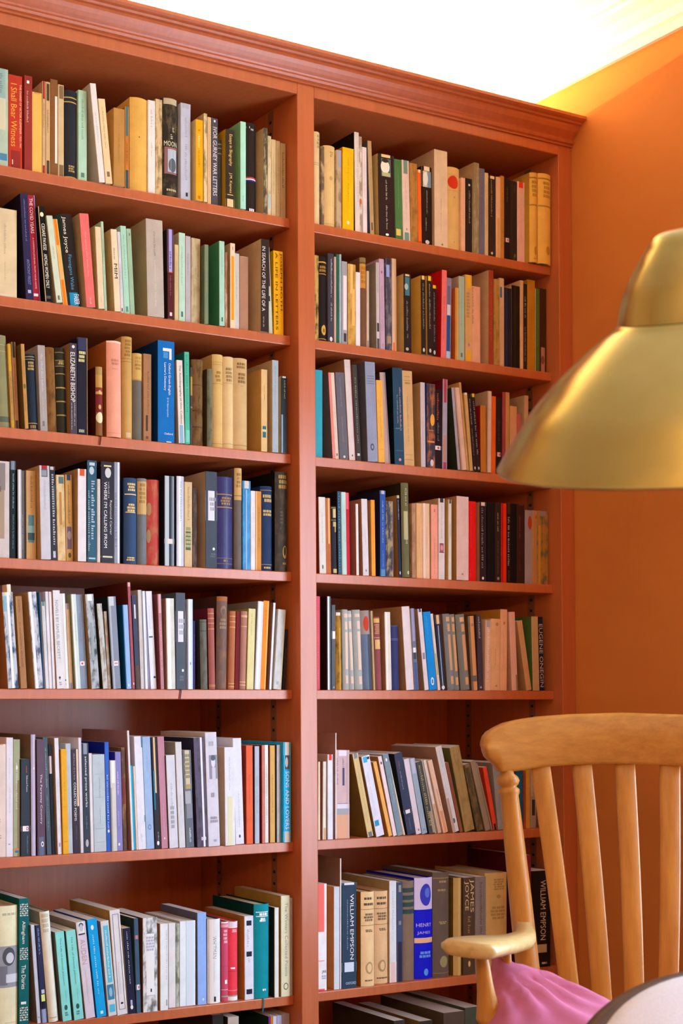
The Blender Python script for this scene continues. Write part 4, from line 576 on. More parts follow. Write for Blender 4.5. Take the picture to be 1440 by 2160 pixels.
R2 1534.6 23.4 213 0.66 10 140 44230f .|dark brown book with a small tan picture at its foot, second shelf, right bay|B .7 1 b0704c;O 7c4830 .8 .9 .2 .7
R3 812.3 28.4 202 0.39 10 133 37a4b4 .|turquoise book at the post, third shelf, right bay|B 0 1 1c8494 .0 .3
R3 866.1 7.6 198 -3.35 5 130 f0887c .|-|C 6a5a56;K f4f0e8 .55 1 .036
R3 878.2 11.1 200 -3.63 10 132 e4cdb8 .|-|P c0a890 .3 .5 .4 .7;B .93 .96 8a7c70 .3 .7
R3 890.5 26.2 202 -3.43 9 133 6a666c .|grey leaning book with faint pale print, third shelf, right bay|P a8a4a0 .14 .5 .06 .4;P a8a4a0 .14 .5 .5 .8;O d8d4d0 .95 .98 .4 .65
R3 918.1 18.4 234 -3.47 8 154 e2d3ca .|tall pinkish-white leaning book, third shelf, right bay|C a07850;B .07 .073 b8a8a0;B 0 1 c0848c .88 1;O 5a5458 .94 .96 .4 .6
R3 938.7 14.4 224 -3.08 7 148 42403c .|dark grey-green leaning book with yellowish title, third shelf, right bay|C 8a5850;P b8b48c 0.27 .5 .13 .82;B .92 .945 d8d8d8 .2 .7
R3 963.9 30.3 232 -1.87 -2 153 949bb0 .|thick blue-grey cloth book with a ring emblem, third shelf, right bay|C 5a5a64;B .14 .146 6a7084 .15 .85;B .165 .171 6a7084 .15 .85;B .19 .196 6a7084 .15 .85;B .215 .221 6a7084 .15 .85;O 4a5068 .82 .89 .3 .65;O 949bb0 .835 .875 .38 .57
R3 995.0 19.3 192 -1.71 -3 127 efb04c .|amber-yellow paperback, third shelf, right bay|P b88434 .15 .5 .25 .7;B .84 .845 d8943c
R3 1027.1 17.3 216 -3.88 10 142 c0a49a .|mauve-beige book behind the amber paperback, third shelf, right bay|C 4a3024;P a88c84 .2 .5 .3 .7;B 0 1 9a7c78 .7 1
R3 1054.6 30.5 230 -1.50 7 152 2b4a60 .|deep blue paperback with pinkish lettering, third shelf, right bay|C 0e1c28;P d8a8a8 0.2 .7 .2 .66;P a8b8c0 0.16 .42 .28 .58;B .62 .63 5a8090;B .85 .855 5a7890;O c898a8 .93 .96 .4 .65
R3 1085.8 33.1 227 -1.50 10 150 d8ae74 .|tan paperback with ruled head and spaced letters, third shelf, right bay|B .06 .065 a07c48;B .1 .105 a07c48;Q a8844c .12 .14 .2 .8 1;P a07c50 0.14 .5 .27 .76;B .88 .883 a07c48;B .93 .935 a07c48
R3 1135.6 14.5 203 -0.31 6 134 cfc4c4 .|white-grey thin book with tan back, third shelf, right bay|C b08a5c;P a8a0a0 .2 .5 .4 .7
R3 1152.5 26.3 202 0.52 5 134 3f3a44 g|dark book with orange flame-like design, third shelf, right bay|C 2c3c94;M b06838;O f0a83c .36 .5 .4 .9;B .55 .56 d87840;B .68 .7 e88c44 .1 .9;O d0d0d4 .9 .98 .4 .8
R3 1179.5 25.6 192 0.72 10 127 211519 .|black book with orange title and white sticker, third shelf, right bay|C 5c1018;P d05c2c 0.32 .5 .05 .4;P 8a7c80 .3 .55 .42 .65;B .71 .76 efe4dc;O c85c54 .72 .75 .4 .7
R3 1205.8 15.2 219 1.04 9 144 a8a2b4 .|tall book with crimson ends and lilac middle, third shelf, right bay|C 6c1420;B 0 .26 b83c48;B .62 .92 c08c78;B .92 1 a83c58
R3 1244.2 8.3 198 -5.50 -2 130 a89ca4 .|-|C 2a3020
R3 1256.4 15.4 199 -6.40 -3 131 deb49a .|-|B 0 1 c89c80 0 .2;P c89c84 .2 .5 .3 .7
R3 1272.6 6.8 213 -6.41 -3 141 c48f54 .|-|P a07440 .2 .5 .3 .7
R3 1282.0 10.6 189 -5.30 -3 125 c79a5c .|-|B 0 .03 f0dcb8;P a07c48 .2 .5 .3 .7
R3 1293.4 11.3 186 -5.30 -3 123 2b1a17 .|-|P c0a898 0.36 .5 .06 .4;P a08c80 .3 .5 .45 .8;O c8b4a8 .94 .98 .3 .7
R3 1305.5 11.7 189 -5.30 -3 124 281815 .|-|B 0 .045 e8b428;P c0a898 .4 .5 .1 .8;O c8b4a8 .94 .98 .3 .7
R3 1317.9 17.9 163 0.12 -3 107 bb6c20 .|-|C 9c1010;P a05c18 .2 .5 .3 .6
R3 1338.5 13.4 200 1.15 -3 132 d6b094 .|-|C b48c68;B 0 1 b89070 0 .15
R3 1367.0 14.5 193 0.99 10 128 ec641c .|-|P c84c10 .2 .5 .3 .6
R3 1382.2 19.6 191 1.00 10 126 2a1a18 .|black book with white sticker, partly behind the lamp, third shelf, right bay|B .71 .765 e8c4b4;O c85c54 .72 .755 .5 .8;P 6a4c48 .3 .5 .3 .6
R3 1402.5 11.0 206 1.00 9 136 a34040 .|-|C 6c1014
R3 1414.2 13.1 207 1.00 10 137 c79250 .|-|P a07438 .2 .5 .3 .6
R3 1428.0 23.2 174 1.06 9 115 d49a68 .|rounded apricot book near the lamp rim, third shelf, right bay|C a8824c
R3 1451.9 15.2 158 1.12 10 104 b85c54 .|-|P 8a3c38 .2 .5 .3 .6
R3 1471.3 13.6 203 1.02 4 134 c49a70 .|beige tall book mostly behind the lamp, third shelf, right bay|C b08a60
R4 828.6 19.6 176 -0.64 8 116 dfddd6 .|white book in front of a brown one at the post, fourth shelf, right bay|C 8a3c30;P b0b0a8 .2 .5 .2 .6;O 70807c .88 .94 .35 .6
R4 849.0 15.7 175 -0.64 10 116 bb6c3c .|-|B 0 .6 e8b878 .5 .8
R4 865.4 15.2 157 -0.64 7 103 31303a h|-|C 17140f;B .02 .03 c8a858;B .04 .17 d8c48c .25 .85;B .2 .21 a89468;B .23 .3 c8b478 .25 .9;B .3 .38 c0a868 .5 .8;B .92 .98 d0bc80 .2 .9
R4 881.3 10.4 192 -0.64 6 126 1f2c3c g|-|C 17171a;P 2fa4dc 0.56 .5 .02 .98
R4 892.4 14.5 191 -0.64 6 126 bcdcd4 .|-|P 94b4ac .2 .5 .2 .6;B 0 1 a8ccc4 0 .2
R4 907.7 12.7 191 -0.64 10 126 c81f34 .|-|B 0 .2 f06070;P e04c5c .2 .5 .3 .6
R4 935.5 7.6 166 -0.51 6 120 ece4e0 .|-|C 9a6a5c
R4 951.3 17.8 178 -1.33 2 120 dcd8dc .|white paperback with small blue mark, fourth shelf, right bay|C a4785c;P b0acb4 .2 .5 .4 .6;O 6a7890 .92 .95 .4 .6
R4 975.4 12.1 177 -0.62 -0 117 ef9f38 .|-|C b4885c;P c88028 .2 .5 .3 .6
R4 998.2 16.6 200 0.15 -3 132 2f57a4 .|royal blue paperback with white lettering, fourth shelf, right bay|C 1f1c38;B 0 .04 b0b8d0;P c0d0ec 0.27 .5 .12 .62;P a8bce0 .2 .5 .7 .9;B .92 1 5c8cb0
R4 1015.9 22.3 177 0.01 -3 117 38323c g|black book with scribbled pale pattern, fourth shelf, right bay|M a89468;B 0 1 8a849c .9 1
R4 1054.4 8.4 192 -1.55 -3 120 262c48 .|-|C a8783c;P c8ccd8 0.36 .5 .06 .3;B 0 .035 d8cc9c;O d0d4dc .93 .97 .3 .7
R4 1069.0 23.1 223 -0.68 -3 147 6c6a48 h|tall olive cloth book with worn white lettering, fourth shelf, right bay|C 2c2414;P c8c4a0 0.36 .5 .06 .25;B .3 .6 b8b48c .2 .7;P c8c4a0 0.32 .5 .6 .66;O d0ccac .93 .97 .5 .8
R4 1096.1 11.9 176 -0.06 -3 116 b48c6c .|-|M 9a7458
R4 1121.9 19.5 180 0.14 10 119 e5b57e .|light tan paperback, fourth shelf, right bay|P c0905c .2 .5 .3 .6;B 0 1 d8a468 .0 .15
R4 1142.1 22.8 181 0.15 10 119 e8c4a0 .|tan and white striped paperback, fourth shelf, right bay|B 0 1 f4dcd0 .15 .35;P c89c78 .2 .6 .3 .6
R4 1166.0 21.2 179 0.31 7 118 f0a48c .|peach-pink paperback with fine print, fourth shelf, right bay|C b88c64;P c07c68 .25 .5 .45 .95;B .06 .1 c88470 .4 .6
R4 1187.9 20.0 195 0.53 6 120 e4dcdc .|white book with a crimson picture panel, fourth shelf, right bay|C c8a078;B 0 .05 3c3834;P a8a0a4 .2 .5 .08 .5;B .555 .565 3c3034;B .565 .66 b86474;O d8a0a8 .58 .64 .3 .7;B .66 .67 3c3034
R4 1214.6 10.0 193 0.55 1 120 dcdcd0 .|-|C c4a064;B 0 .05 4c4844;P 8088a0 .25 .5 .3 .48
R4 1236.6 38.8 202 0.56 -3 133 e2c3b8 .|thick pinkish-white paperback, fourth shelf, right bay|C b4844c;O 8c7c80 .92 .94 .4 .55
R4 1290.4 23.3 195 0.37 10 129 e61510 .|pure red paperback, fourth shelf, right bay|P f05c50 .12 .3 .05 .6;P f06c60 .2 .2 .85 .95
R4 1321.6 22.4 194 0.38 6 128 2c1c20 .|black paperback with cream top and small white dot, fourth shelf, right bay|C b88464;B 0 .045 e8c8b0;P a89088 .35 .4 .07 .85;O e8d0c0 .94 .975 .3 .6
R4 1350.9 25.7 196 0.59 10 129 140d0c .|plain black book, fourth shelf, right bay|C 0c0808
R4 1377.4 19.3 197 0.60 10 130 33201c .|dark brown-black book with yellow-white lettering, fourth shelf, right bay|P c8b478 0.36 .5 .13 .37;P 7c5c5c .3 .5 .48 .9;O a08078 .93 .97 .3 .7
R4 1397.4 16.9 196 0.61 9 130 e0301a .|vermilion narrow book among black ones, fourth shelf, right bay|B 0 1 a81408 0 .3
R4 1414.9 15.9 197 0.62 10 130 221512 .|-|B 0 .13 4a2c14;P c8bcb8 0.56 .5 .17 .8;P 806c30 .3 .5 .84 .97
R4 1431.6 18.1 198 0.62 10 131 150f12 .|black-navy book by the slanted white title, fourth shelf, right bay|C 0c080a
R4 1450.4 26.1 198 0.63 10 131 3a1f19 .|dark chocolate book with faint red print, fourth shelf, right bay|C 1c1014;P 8a4c44 .25 .4 .15 .45;P 6c342c .25 .4 .6 .85;B 0 .02 5c342c
R4 1477.2 24.4 184 0.64 9 122 a0949c .|pale mauve book with a rust oval, fourth shelf, right bay|C 3c4860;O b03c20 .075 .26 .4 .95
R4 1502.3 17.0 185 0.65 10 122 b89058 .|-|B 0 .05 a89498;O b84c24 .06 .12 .4 .9;B 0 1 c87c48 .4 .7
R4 1520.1 38.2 185 0.66 10 122 b07c34 .|ochre book with grey-green patches at the shelf end, fourth shelf, right bay|B 0 .07 948488;M 6c6444;B .2 1 c89038 .1 .3
R5 814.0 16.0 214 0.39 10 141 cf5266 .|rose-red book half hidden at the post, fifth shelf, right bay|P e88c98 .12 .6 .1 .9
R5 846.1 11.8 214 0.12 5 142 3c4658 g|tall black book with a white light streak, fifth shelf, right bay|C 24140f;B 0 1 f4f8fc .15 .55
R5 858.6 10.5 195 0.41 4 129 5a6068 .|-|B .31 .4 e4ecf4 0 .9;B .96 .98 a0b0bc .4 .7
R5 871.9 17.3 178 -0.27 3 118 a87c28 h|old golden-brown book with a torn spine, fifth shelf, right bay|M 6a4a14;B 0 .04 e8e4e0 .1 .7;B .2 1 c89c44 .5 .7
R5 891.4 16.6 185 -0.74 1 122 a3aaa8 h|grey book with pale pink panels, first of three, fifth shelf, right bay|B .05 .1 dcc0ac .2 .9;B .15 .25 dcc4b0 .35 .8;B .28 .74 dcc4b0 .35 .85;B .82 .92 dcc0ac .35 .85
R5 916.5 17.0 183 -2.48 10 121 a3aaa8 h|grey book with pale pink panels, second of three, fifth shelf, right bay|B .04 .08 dcc0ac .2 .9;B .13 .23 dcc4b0 .3 .75;B .27 .75 dcc4b0 .3 .8;B .83 .92 dcc0ac .3 .8
R5 935.4 23.4 186 -2.44 9 123 a3aaa8 h|grey book with pale pink panels, third of three, fifth shelf, right bay|B .05 .09 dcc0ac .2 .9;B .14 .24 dcc4b0 .4 .85;B .27 .75 dcc4b0 .4 .85;B .83 .93 dcc0ac .4 .85
R5 959.6 28.3 185 -2.44 9 122 62738c h|blue-grey jacket with a big red oval, fifth shelf, right bay|B 0 .3 9a8c84 0 .8;O c03c24 .07 .26 .2 .75;B .3 1 48505c .55 1
R5 988.6 7.5 185 -2.30 10 122 c0a47c .|-|B 0 1 6a4c24 .6 1
R5 996.8 18.5 171 -2.16 9 113 8c4c52 h|maroon hardback with a tan label, fifth shelf, right bay|B .02 .08 d8b068;Q c89868 .1 .24 .1 .9 5;B .28 .29 c89c70;B .31 .44 dab47c .1 .9
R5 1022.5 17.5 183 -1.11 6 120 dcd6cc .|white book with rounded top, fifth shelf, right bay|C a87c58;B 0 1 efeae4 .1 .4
R5 1040.6 24.6 152 -1.11 5 100 33396a h|small navy cloth book, fifth shelf, right bay|B .2 .21 5c6498;B .0 .02 48508c;B .22 .23 5c6498
R5 1077.7 23.7 197 -3.81 -1 120 dcd2d4 .|white leaning book with broad tan back, fifth shelf, right bay|C a8805c;B 0 1 e8c8b4 .85 1
R5 1102.1 13.2 193 -3.81 -2 127 6c7488 .|-|B 0 .4 9a98b4;B .48 .54 e8ecf0;B .54 .62 40444c;B .66 1 4c5c8c
R5 1132.7 13.0 193 -6.18 -3 120 d9d2d8 .|-|C a88468;B 0 .04 4c5870;B .54 .62 88889c
R5 1146.9 23.8 186 -5.73 -3 123 1487d4 .|vivid blue leaning paperback with white ring, fifth shelf, right bay|P 60b0e8 .14 .4 .06 .3;O e8f0f4 .84 .94 .3 .7;O 1487d4 .86 .92 .38 .62
R5 1188.1 8.4 184 -6.99 10 122 e6d3be .|-|B .52 .8 a8b078
R5 1197.2 15.9 181 -5.63 10 120 26304a g|-|B 0 .12 dcb888;B .14 1 a8c0d0 .4 .55;O e8e8ec .94 .99 .2 .8
R5 1219.8 21.7 184 -4.73 7 121 7c8080 h|grey book with buff panels, first of the farther three, fifth shelf, right bay|C 8a6444;B .04 .1 d4a878 .3 .9;B .13 .23 d0a478 .4 .9;B .27 .74 d0a478 .4 .9;B .82 .92 d0a478 .4 .9
R5 1242.3 17.4 184 -4.73 10 121 7c7c74 h|-|B .04 .1 d4a878 .3 .9;B .13 .23 d0a06c .3 .8;B .27 .75 d0a06c .3 .8;B .83 .93 d0a06c .3 .8
R5 1266.1 28.9 184 -5.41 9 121 76766e h|grey book with buff panels, third of the farther three, fifth shelf, right bay|B .04 .1 d4a878 .3 .8;B .13 .23 d09c68 .4 .8;B .27 .74 d0986a .4 .8;B .83 .93 d09c68 .4 .8
R5 1299.1 19.7 181 -3.79 8 120 7c6a54 h|brown-grey book with an orange panel, fifth shelf, right bay|C 6c4c2c;B 0 1 d09058 .2 .8;B .1 .14 6a6054;B .8 .88 6a6054
R5 1319.5 16.7 185 -1.79 10 122 44343c .|-|P c8b8b8 .5 .5 .03 .32;B .95 .97 c8b0b0 .3 .6
R5 1340.0 18.2 172 1.05 9 114 d8ac8c .|-|B 0 .1 a8a0a0 .2 .8;P f0dcd0 .5 .5 .1 .9
R5 1358.9 31.4 176 1.05 10 116 deaa76 .|apricot paperback with small dark print, fifth shelf, right bay|P 8a5c40 0.11 .5 .42 .66;O b87c50 .05 .1 .5 .8;O a87450 .92 .95 .5 .7
R5 1391.0 22.7 200 1.05 10 132 e3ac80 .|tall apricot paperback, fifth shelf, right bay|C b87c2c;O b08058 .15 .19 .4 .7;P c88c64 .12 .5 .3 .7
R5 1426.8 20.0 194 -2.63 6 128 e0b09c .|pale pink leaning book with tan back, fifth shelf, right bay|C c49474;B .8 1 8a7c64 .7 1
R5 1470.5 17.3 174 -10.15 1 115 c89a6c .|tan booklet leaning far over, fifth shelf, right bay|C a87c50
R5 1488.8 22.2 184 -1.15 -2 130 bd9c6c .|tan spine with a deep green back, fifth shelf, right bay|C 4c6430
R5 1525.6 17.2 185 -1.38 10 122 1b2240 .|-|T c4b4b0 .7 .5 .1 .95 EUGENE ONEGIN;B 0 1 4c2c3c .9 1
R6 821.7 6.4 178 0.40 10 100 e8d4b0 .|-|C 8a5c54
R6 834.0 9.6 178 0.75 9 100 e0dccc .|-|C a07c6c;B .85 1 d0a870 .3 .8
R6 847.9 15.6 194 0.25 8 128 dde4f2 .|white book with scarlet head, sixth shelf, right bay|C c0b0b0;B 0 .068 ec3c1c
R6 869.4 3.2 243 0.42 7 170 e8ecf2 .|-|C a47c78
R6 873.4 40.1 203 0.42 10 134 cdb0b0 .|wide lilac-pink book with black upright title, sixth shelf, right bay|B 0 .065 e0dce8;P 3c4464 0.14 .12 .09 .4;P 4c4870 0.14 .55 .09 .2;B .2 .4 4c4870 .48 .62;B 0 1 b8a0b0 .82 .84;B .6 .605 8c60a8;B .61 .67 d8dce4;B .66 .73 a0a4a8;B .73 1 d8a484
R6 961.7 17.2 199 -13.08 3 150 d3bc84 .|sandy book leaning, grey head and printed brown back, sixth shelf, right bay|C 70531f;B 0 .06 7c8490;B .94 1 6c7080;P a08c58 .16 .5 .15 .85
R6 986.6 24.5 192 -13.22 2 127 dfe0f0 .|white leaning book with blue blocks, sixth shelf, right bay|C 9c7850;B .01 .08 3cb0e0 0 .6;B .02 .05 303844 .6 .9;B .8 .87 2c94c4 0 .6;P b8bcd0 .15 .4 .2 .75
R6 1022.9 11.2 180 -14.95 1 119 eab060 .|-|C b87c38
R6 1035.8 11.3 192 -13.67 -0 127 ecd8dc .|-|B .07 .1 605864 .3 .7;C b07c4c
R6 1048.1 17.5 196 -13.09 -1 129 7c909c .|blue-grey leaning book with small white title, sixth shelf, right bay|P c0ccd0 .2 .5 .3 .6;O e0e8ec .05 .09 .3 .6;B .96 1 8a989c
R6 1076.5 6.0 180 -14.85 10 119 e4b88c .|-|B 0 1 f0dcc0 .5 1
R6 1088.7 24.7 196 -11.93 9 129 394058 .|navy-black leaning paperback with white band, sixth shelf, right bay|C 1c1c22;B .7 .745 e8dcd8;P c85058 0.18 .4 .1 .2;P b8bcc8 .15 .4 .22 .45;P 8890a8 .12 .5 .8 .95
R6 1114.6 16.4 182 -11.93 8 120 e0d4dc .|white leaning book after the navy banded one, sixth shelf, right bay|C 8c8c94;O 788094 .93 .96 .4 .7
R6 1133.0 16.8 183 -12.20 8 121 9aacb8 .|grey-blue leaning book, sixth shelf, right bay|C 7c7880;B 0 .2 c0c0d8;O 7890a0 .93 .96 .3 .6
R6 1154.4 19.2 175 -13.32 7 115 4a4a48 .|dark leaning book with gold speckled lettering, sixth shelf, right bay|C 1a2034;P c0a868 .5 .5 .05 .9;B .7 1 a89478 .6 1
R6 1174.9 4.3 181 -13.32 10 119 c7bda8 .|-|P a89c88 .2 .5 .3 .6
R6 1185.8 8.8 181 -15.05 9 119 dfd0c4 .|-|B .6 1 c89c70
R6 1200.9 14.5 180 -15.80 8 119 e3bda0 .|-|P 8a5c50 .4 .6 .4 .65;B .7 1 d89468
R6 1228.1 19.7 213 -14.94 5 140 d3cfcc .|tall white leaning book, sixth shelf, right bay|C a88470;P 98a0ac .25 .5 .05 .25;O 606070 .84 .9 .3 .7;B .6 1 b89c8c .0 .4
R6 1250.4 10.2 174 -15.29 5 115 8a4c34 .|-|C 6c3420
R6 1263.8 32.1 209 -13.19 3 138 9c7c48 .|tan-brown worn leaning book, sixth shelf, right bay|M 8a6a38;C 6c6c38
R6 1301.8 21.4 167 -14.56 2 111 4c3c20 .|dark olive-brown leaning book, sixth shelf, right bay|B 0 .05 7c5c3c;M 6c5430
R6 1329.0 16.9 176 -15.98 1 116 8c7458 .|-|P 6c5440 .2 .5 .2 .4;C 7c6848
R6 1356.2 7.5 171 -16.70 10 113 7c6048 .|-|B 0 1 948068 .4 .8
R6 1364.8 12.9 158 -12.56 9 104 dc4220 .|-|B .9 1 2c1c18;P b83010 .2 .5 .2 .6
R6 1378.7 28.8 166 -6.21 8 110 8c8880 .|grey book behind the chair post, sixth shelf, right bay|P 70685c .2 .5 .2 .6
R6 1408.4 21.3 143 -0.72 7 100 7c6478 .|-|P 5c4858 .2 .5 .2 .6
R6 1436.7 24.2 144 -0.17 6 100 145878 .|dark cyan book seen through the chair back, sixth shelf, right bay|C 0c3044;P 3c7c98 .2 .5 .1 .7;O 6c98ac .93 .97 .3 .6
R6 1467.0 8.1 143 0.37 10 100 a0442c .|-|B .9 1 c84c28
R6 1475.8 13.2 146 0.64 10 100 cf9838 .|-|P a87820 .2 .5 .2 .6
R6 1490.0 18.4 158 0.65 9 104 a08c78 .|-|B .55 .8 3c2c24;B 0 .5 b89c80 .0 .4
R6 1541.1 15.5 182 0.67 8 120 a06c54 .|-|P 7c4c38 .2 .5 .2 .6
R7 811.9 32.5 242 0.40 10 160 f2f0f4 .|red-topped white paperback at the post, partly lettered, seventh shelf, right bay|B 0 .45 f2685c;B .72 .726 d8505c;B .985 1 d8505c;H 505664 .81 .845 .55 .95 JAR;Q a0a4b0 .86 .9 .5 .98 2
R7 861.8 16.4 234 0.42 6 140 c3c9cc .|white-grey book with orange-brown side, seventh shelf, right bay|C b46c34
R7 878.9 3.5 298 0.42 5 180 ece8d8 .|-|C 7a5c4c
R7 883.1 42.9 241 0.42 4 159 2a3c4c .|black-navy paperback with a name in white capitals, seventh shelf, right bay|T f4f4f6 .24 .68 .11 .73 WILLIAM EMPSON;P 98a8b8 0.09 .38 .16 .66;B .755 .845 c4cce0;B 0 .02 d0d4e0;H b0c0d0 .94 .965 .25 .95 OXFORD
R7 940.2 39.4 218 0.30 -0 144 dcb884 h|first of two tan hardbacks with black ruled print, seventh shelf, right bay|C 9c5c0c;Q 5a4830 .06 .085 .15 .85 1;Q 5a4830 .12 .145 .1 .9 1;B .185 .189 5a4830;Q 7a6444 .23 .32 .15 .9 3;B .355 .359 5a4830;Q 6a5438 .4 .43 .2 .8 2;O a88c5c .74 .87 .25 .8;O dcb884 .76 .85 .35 .7;Q 7a6444 .93 .945 .2 .8 1
R7 990.0 40.8 215 0.31 10 142 d4ac7c h|second of two tan hardbacks with black ruled print, seventh shelf, right bay|Q 5a4830 .06 .085 .1 .9 1;Q 5a4830 .12 .145 .1 .9 1;B .185 .189 5a4830;Q 7a6444 .23 .32 .1 .9 3;B .355 .359 5a4830;Q 6a5438 .4 .43 .2 .8 2;O a08458 .74 .87 .2 .75;O d4ac7c .76 .85 .32 .64;Q 6a5438 .93 .945 .05 .9 1
R7 1031.6 21.1 237 0.31 10 157 d2d6e6 .|pale bluish-white paperback with grey lettering, seventh shelf, right bay|C a4885c;P a0a8c8 0.36 .5 .1 .5;P b0b4cc .2 .5 .5 .6;B .8 1 d8b8b0
R7 1053.4 19.0 233 0.31 10 154 3d4860 .|slate-blue narrow book with two small marks, seventh shelf, right bay|B .03 .1 8a8870 .3 .7;B .39 .43 787c78 .3 .7;B .6 1 2c2434
R7 1073.0 38.2 234 0.31 10 154 7a6450 h|brown cloth hardback with dark green title bars, seventh shelf, right bay|B .07 .115 2f4440;B .145 .19 2f4440;B .215 .26 2f4440;B .285 .33 2f4440
R7 1112.0 55.8 239 0.51 10 158 1414b4 h|deep blue hardback with lilac picture and tan band, seventh shelf, right bay|B 0 .315 c4b4cc;O 3434a0 .06 .28 .25 .9;O 5468b8 .1 .2 .5 .8;H b8a4c8 .45 .485 .08 .92 HENRY;H b8a4c8 .53 .565 .12 .82 JAMES;B .595 .645 d8a878;B .37 .37 1414b4;Q 5c84d0 .73 .8 .2 .95 2;O 4c8cd8 .9 .97 .45 .7
R7 1169.0 50.9 249 0.53 9 165 5c4c40 h|dark brown hardback with gilt crest low down, seventh shelf, right bay|B .05 .06 8a6c38;Q 98784c .08 .1 .3 .8 1;Q 98784c .16 .18 .2 .8 1;Q a0885c .47 .5 .3 .8 2;O 8c8458 .8 .91 .35 .85;B .96 .965 807050
R7 1230.1 25.8 234 0.55 5 154 b08c4c h|narrow tan cloth book beside the crested hardback, seventh shelf, right bay|C 6c5024;B 0 1 c09c58 .4 .7
R7 1256.6 37.3 233 0.56 4 154 4c3826 .|dark brown paperback with ornate gold letters, seventh shelf, right bay|T c8a874 .4 .7 .02 .36 JAMES;T c8a874 .4 .25 .04 .34 JOYCE;P 9c8054 .3 .5 .4 .6;O c89c50 .86 .92 .4 .6
R7 1294.6 35.5 233 0.58 4 140 776a60 .|grey-brown paperback with dark capitals, seventh shelf, right bay|P 4c342c 0.27 .55 .06 .6
R7 1330.9 72.4 239 0.59 3 158 bb9252 h|wide tan jacket behind the chair arm, seventh shelf, right bay|Q 98743c .06 .18 .3 .85 5;O 98743c .22 .26 .45 .65;Q 98743c .34 .48 .2 .95 4
R7 1449.7 24.4 279 0.64 -2 170 7c2434 .|tall maroon book seen past the chair post, seventh shelf, right bay|C 4c0c1c
R7 1474.8 64.9 238 0.65 -3 157 17120f g|black paperback with slanted white name, behind the chair slat, seventh shelf, right bay|T c8b8a0 .28 .6 .1 .72 WILLIAM EMPSON;B .765 .85 a89870;Q b0a088 .95 .97 .5 .9 1
R8 1043.5 34.0 250 0.48 12 200 3a3632 .|-|
R8 1123.2 40.5 241 0.51 12 200 3c342c .|-|C 8a6c40
R8 1198.7 67.6 253 0.54 12 200 5c5044 .|brown-beige book top beside a grey-green one, lowest shelf|
R8 1267.1 51.2 259 0.57 12 200 50584c .|grey-green broad book, lowest shelf behind chair arm|
"""
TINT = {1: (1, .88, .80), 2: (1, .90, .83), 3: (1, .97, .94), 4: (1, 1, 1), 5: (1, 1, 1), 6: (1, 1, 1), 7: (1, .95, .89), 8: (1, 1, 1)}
GAIN = {1: 1.06, 2: .96, 3: .88, 4: .92, 5: 1, 6: 1, 7: 1.15, 8: 1}  # darker lowest-shelf books have that shelf's shade in their listed colours
def profile(w, rounded):
    if rounded:
        sg = min(.20 * w, .0055); n = 8
        return [(w * i / n, sg * (2 * i / n - 1) ** 2) for i in range(n + 1)]
    b = min(.0008, w * .2)
    return [(0, b), (b, 0), (w - b, 0), (w, b)]
def py(pr, x):
    for (xa, ya), (xb, yb) in zip(pr, pr[1:]):
        if x <= xb: return ya + (yb - ya) * (x - xa) / max(1e-9, xb - xa)
    return pr[-1][1]
texts = {}
TXT_REQ = []
def text_mesh(s):
    return texts[s]
def parse():
    out = []
    for ln in BOOKS.strip().split('\n'):
        a, label, ex = ln.split('|'); v = a.split()
        out.append((v[0][0], int(v[0][1]), [float(q) for q in v[1:7]], v[7], v[8], label, [t for t in ex.split(';') if t]))
    return out
books = parse()
need = set()
for b in books:
    for t in b[6]:
        k = t.split()
        if k[0] == 'T': need.add(' '.join(k[6:]))
        if k[0] == 'H': need.add(' '.join(k[6:]))
need.add('Don Bachardy')
tmp = []
for s_ in sorted(need):
    c_ = bpy.data.curves.new('lettering', 'FONT'); c_.body = s_; c_.resolution_u = 2; c_.size = 1
    o_ = bpy.data.objects.new('lettering', c_); col.objects.link(o_); tmp.append((s_, o_, c_))
dg = bpy.context.evaluated_depsgraph_get()
for s_, o_, c_ in tmp:
    me = o_.evaluated_get(dg).to_mesh()
    vs_ = [tuple(v.co) for v in me.vertices]; fs_ = [tuple(p.vertices) for p in me.polygons]
    xs = [v[0] for v in vs_]; ys = [v[1] for v in vs_]
    x0, x1, y0, y1 = min(xs), max(xs), min(ys), max(ys)
    texts[s_] = ([((x - x0) / (x1 - x0), (y - y0) / (y1 - y0)) for x, y, _ in vs_], fs_, (x1 - x0) / (y1 - y0))
    o_.evaluated_get(dg).to_mesh_clear()
for s_, o_, c_ in tmp: bpy.data.objects.remove(o_); bpy.data.curves.remove(c_)

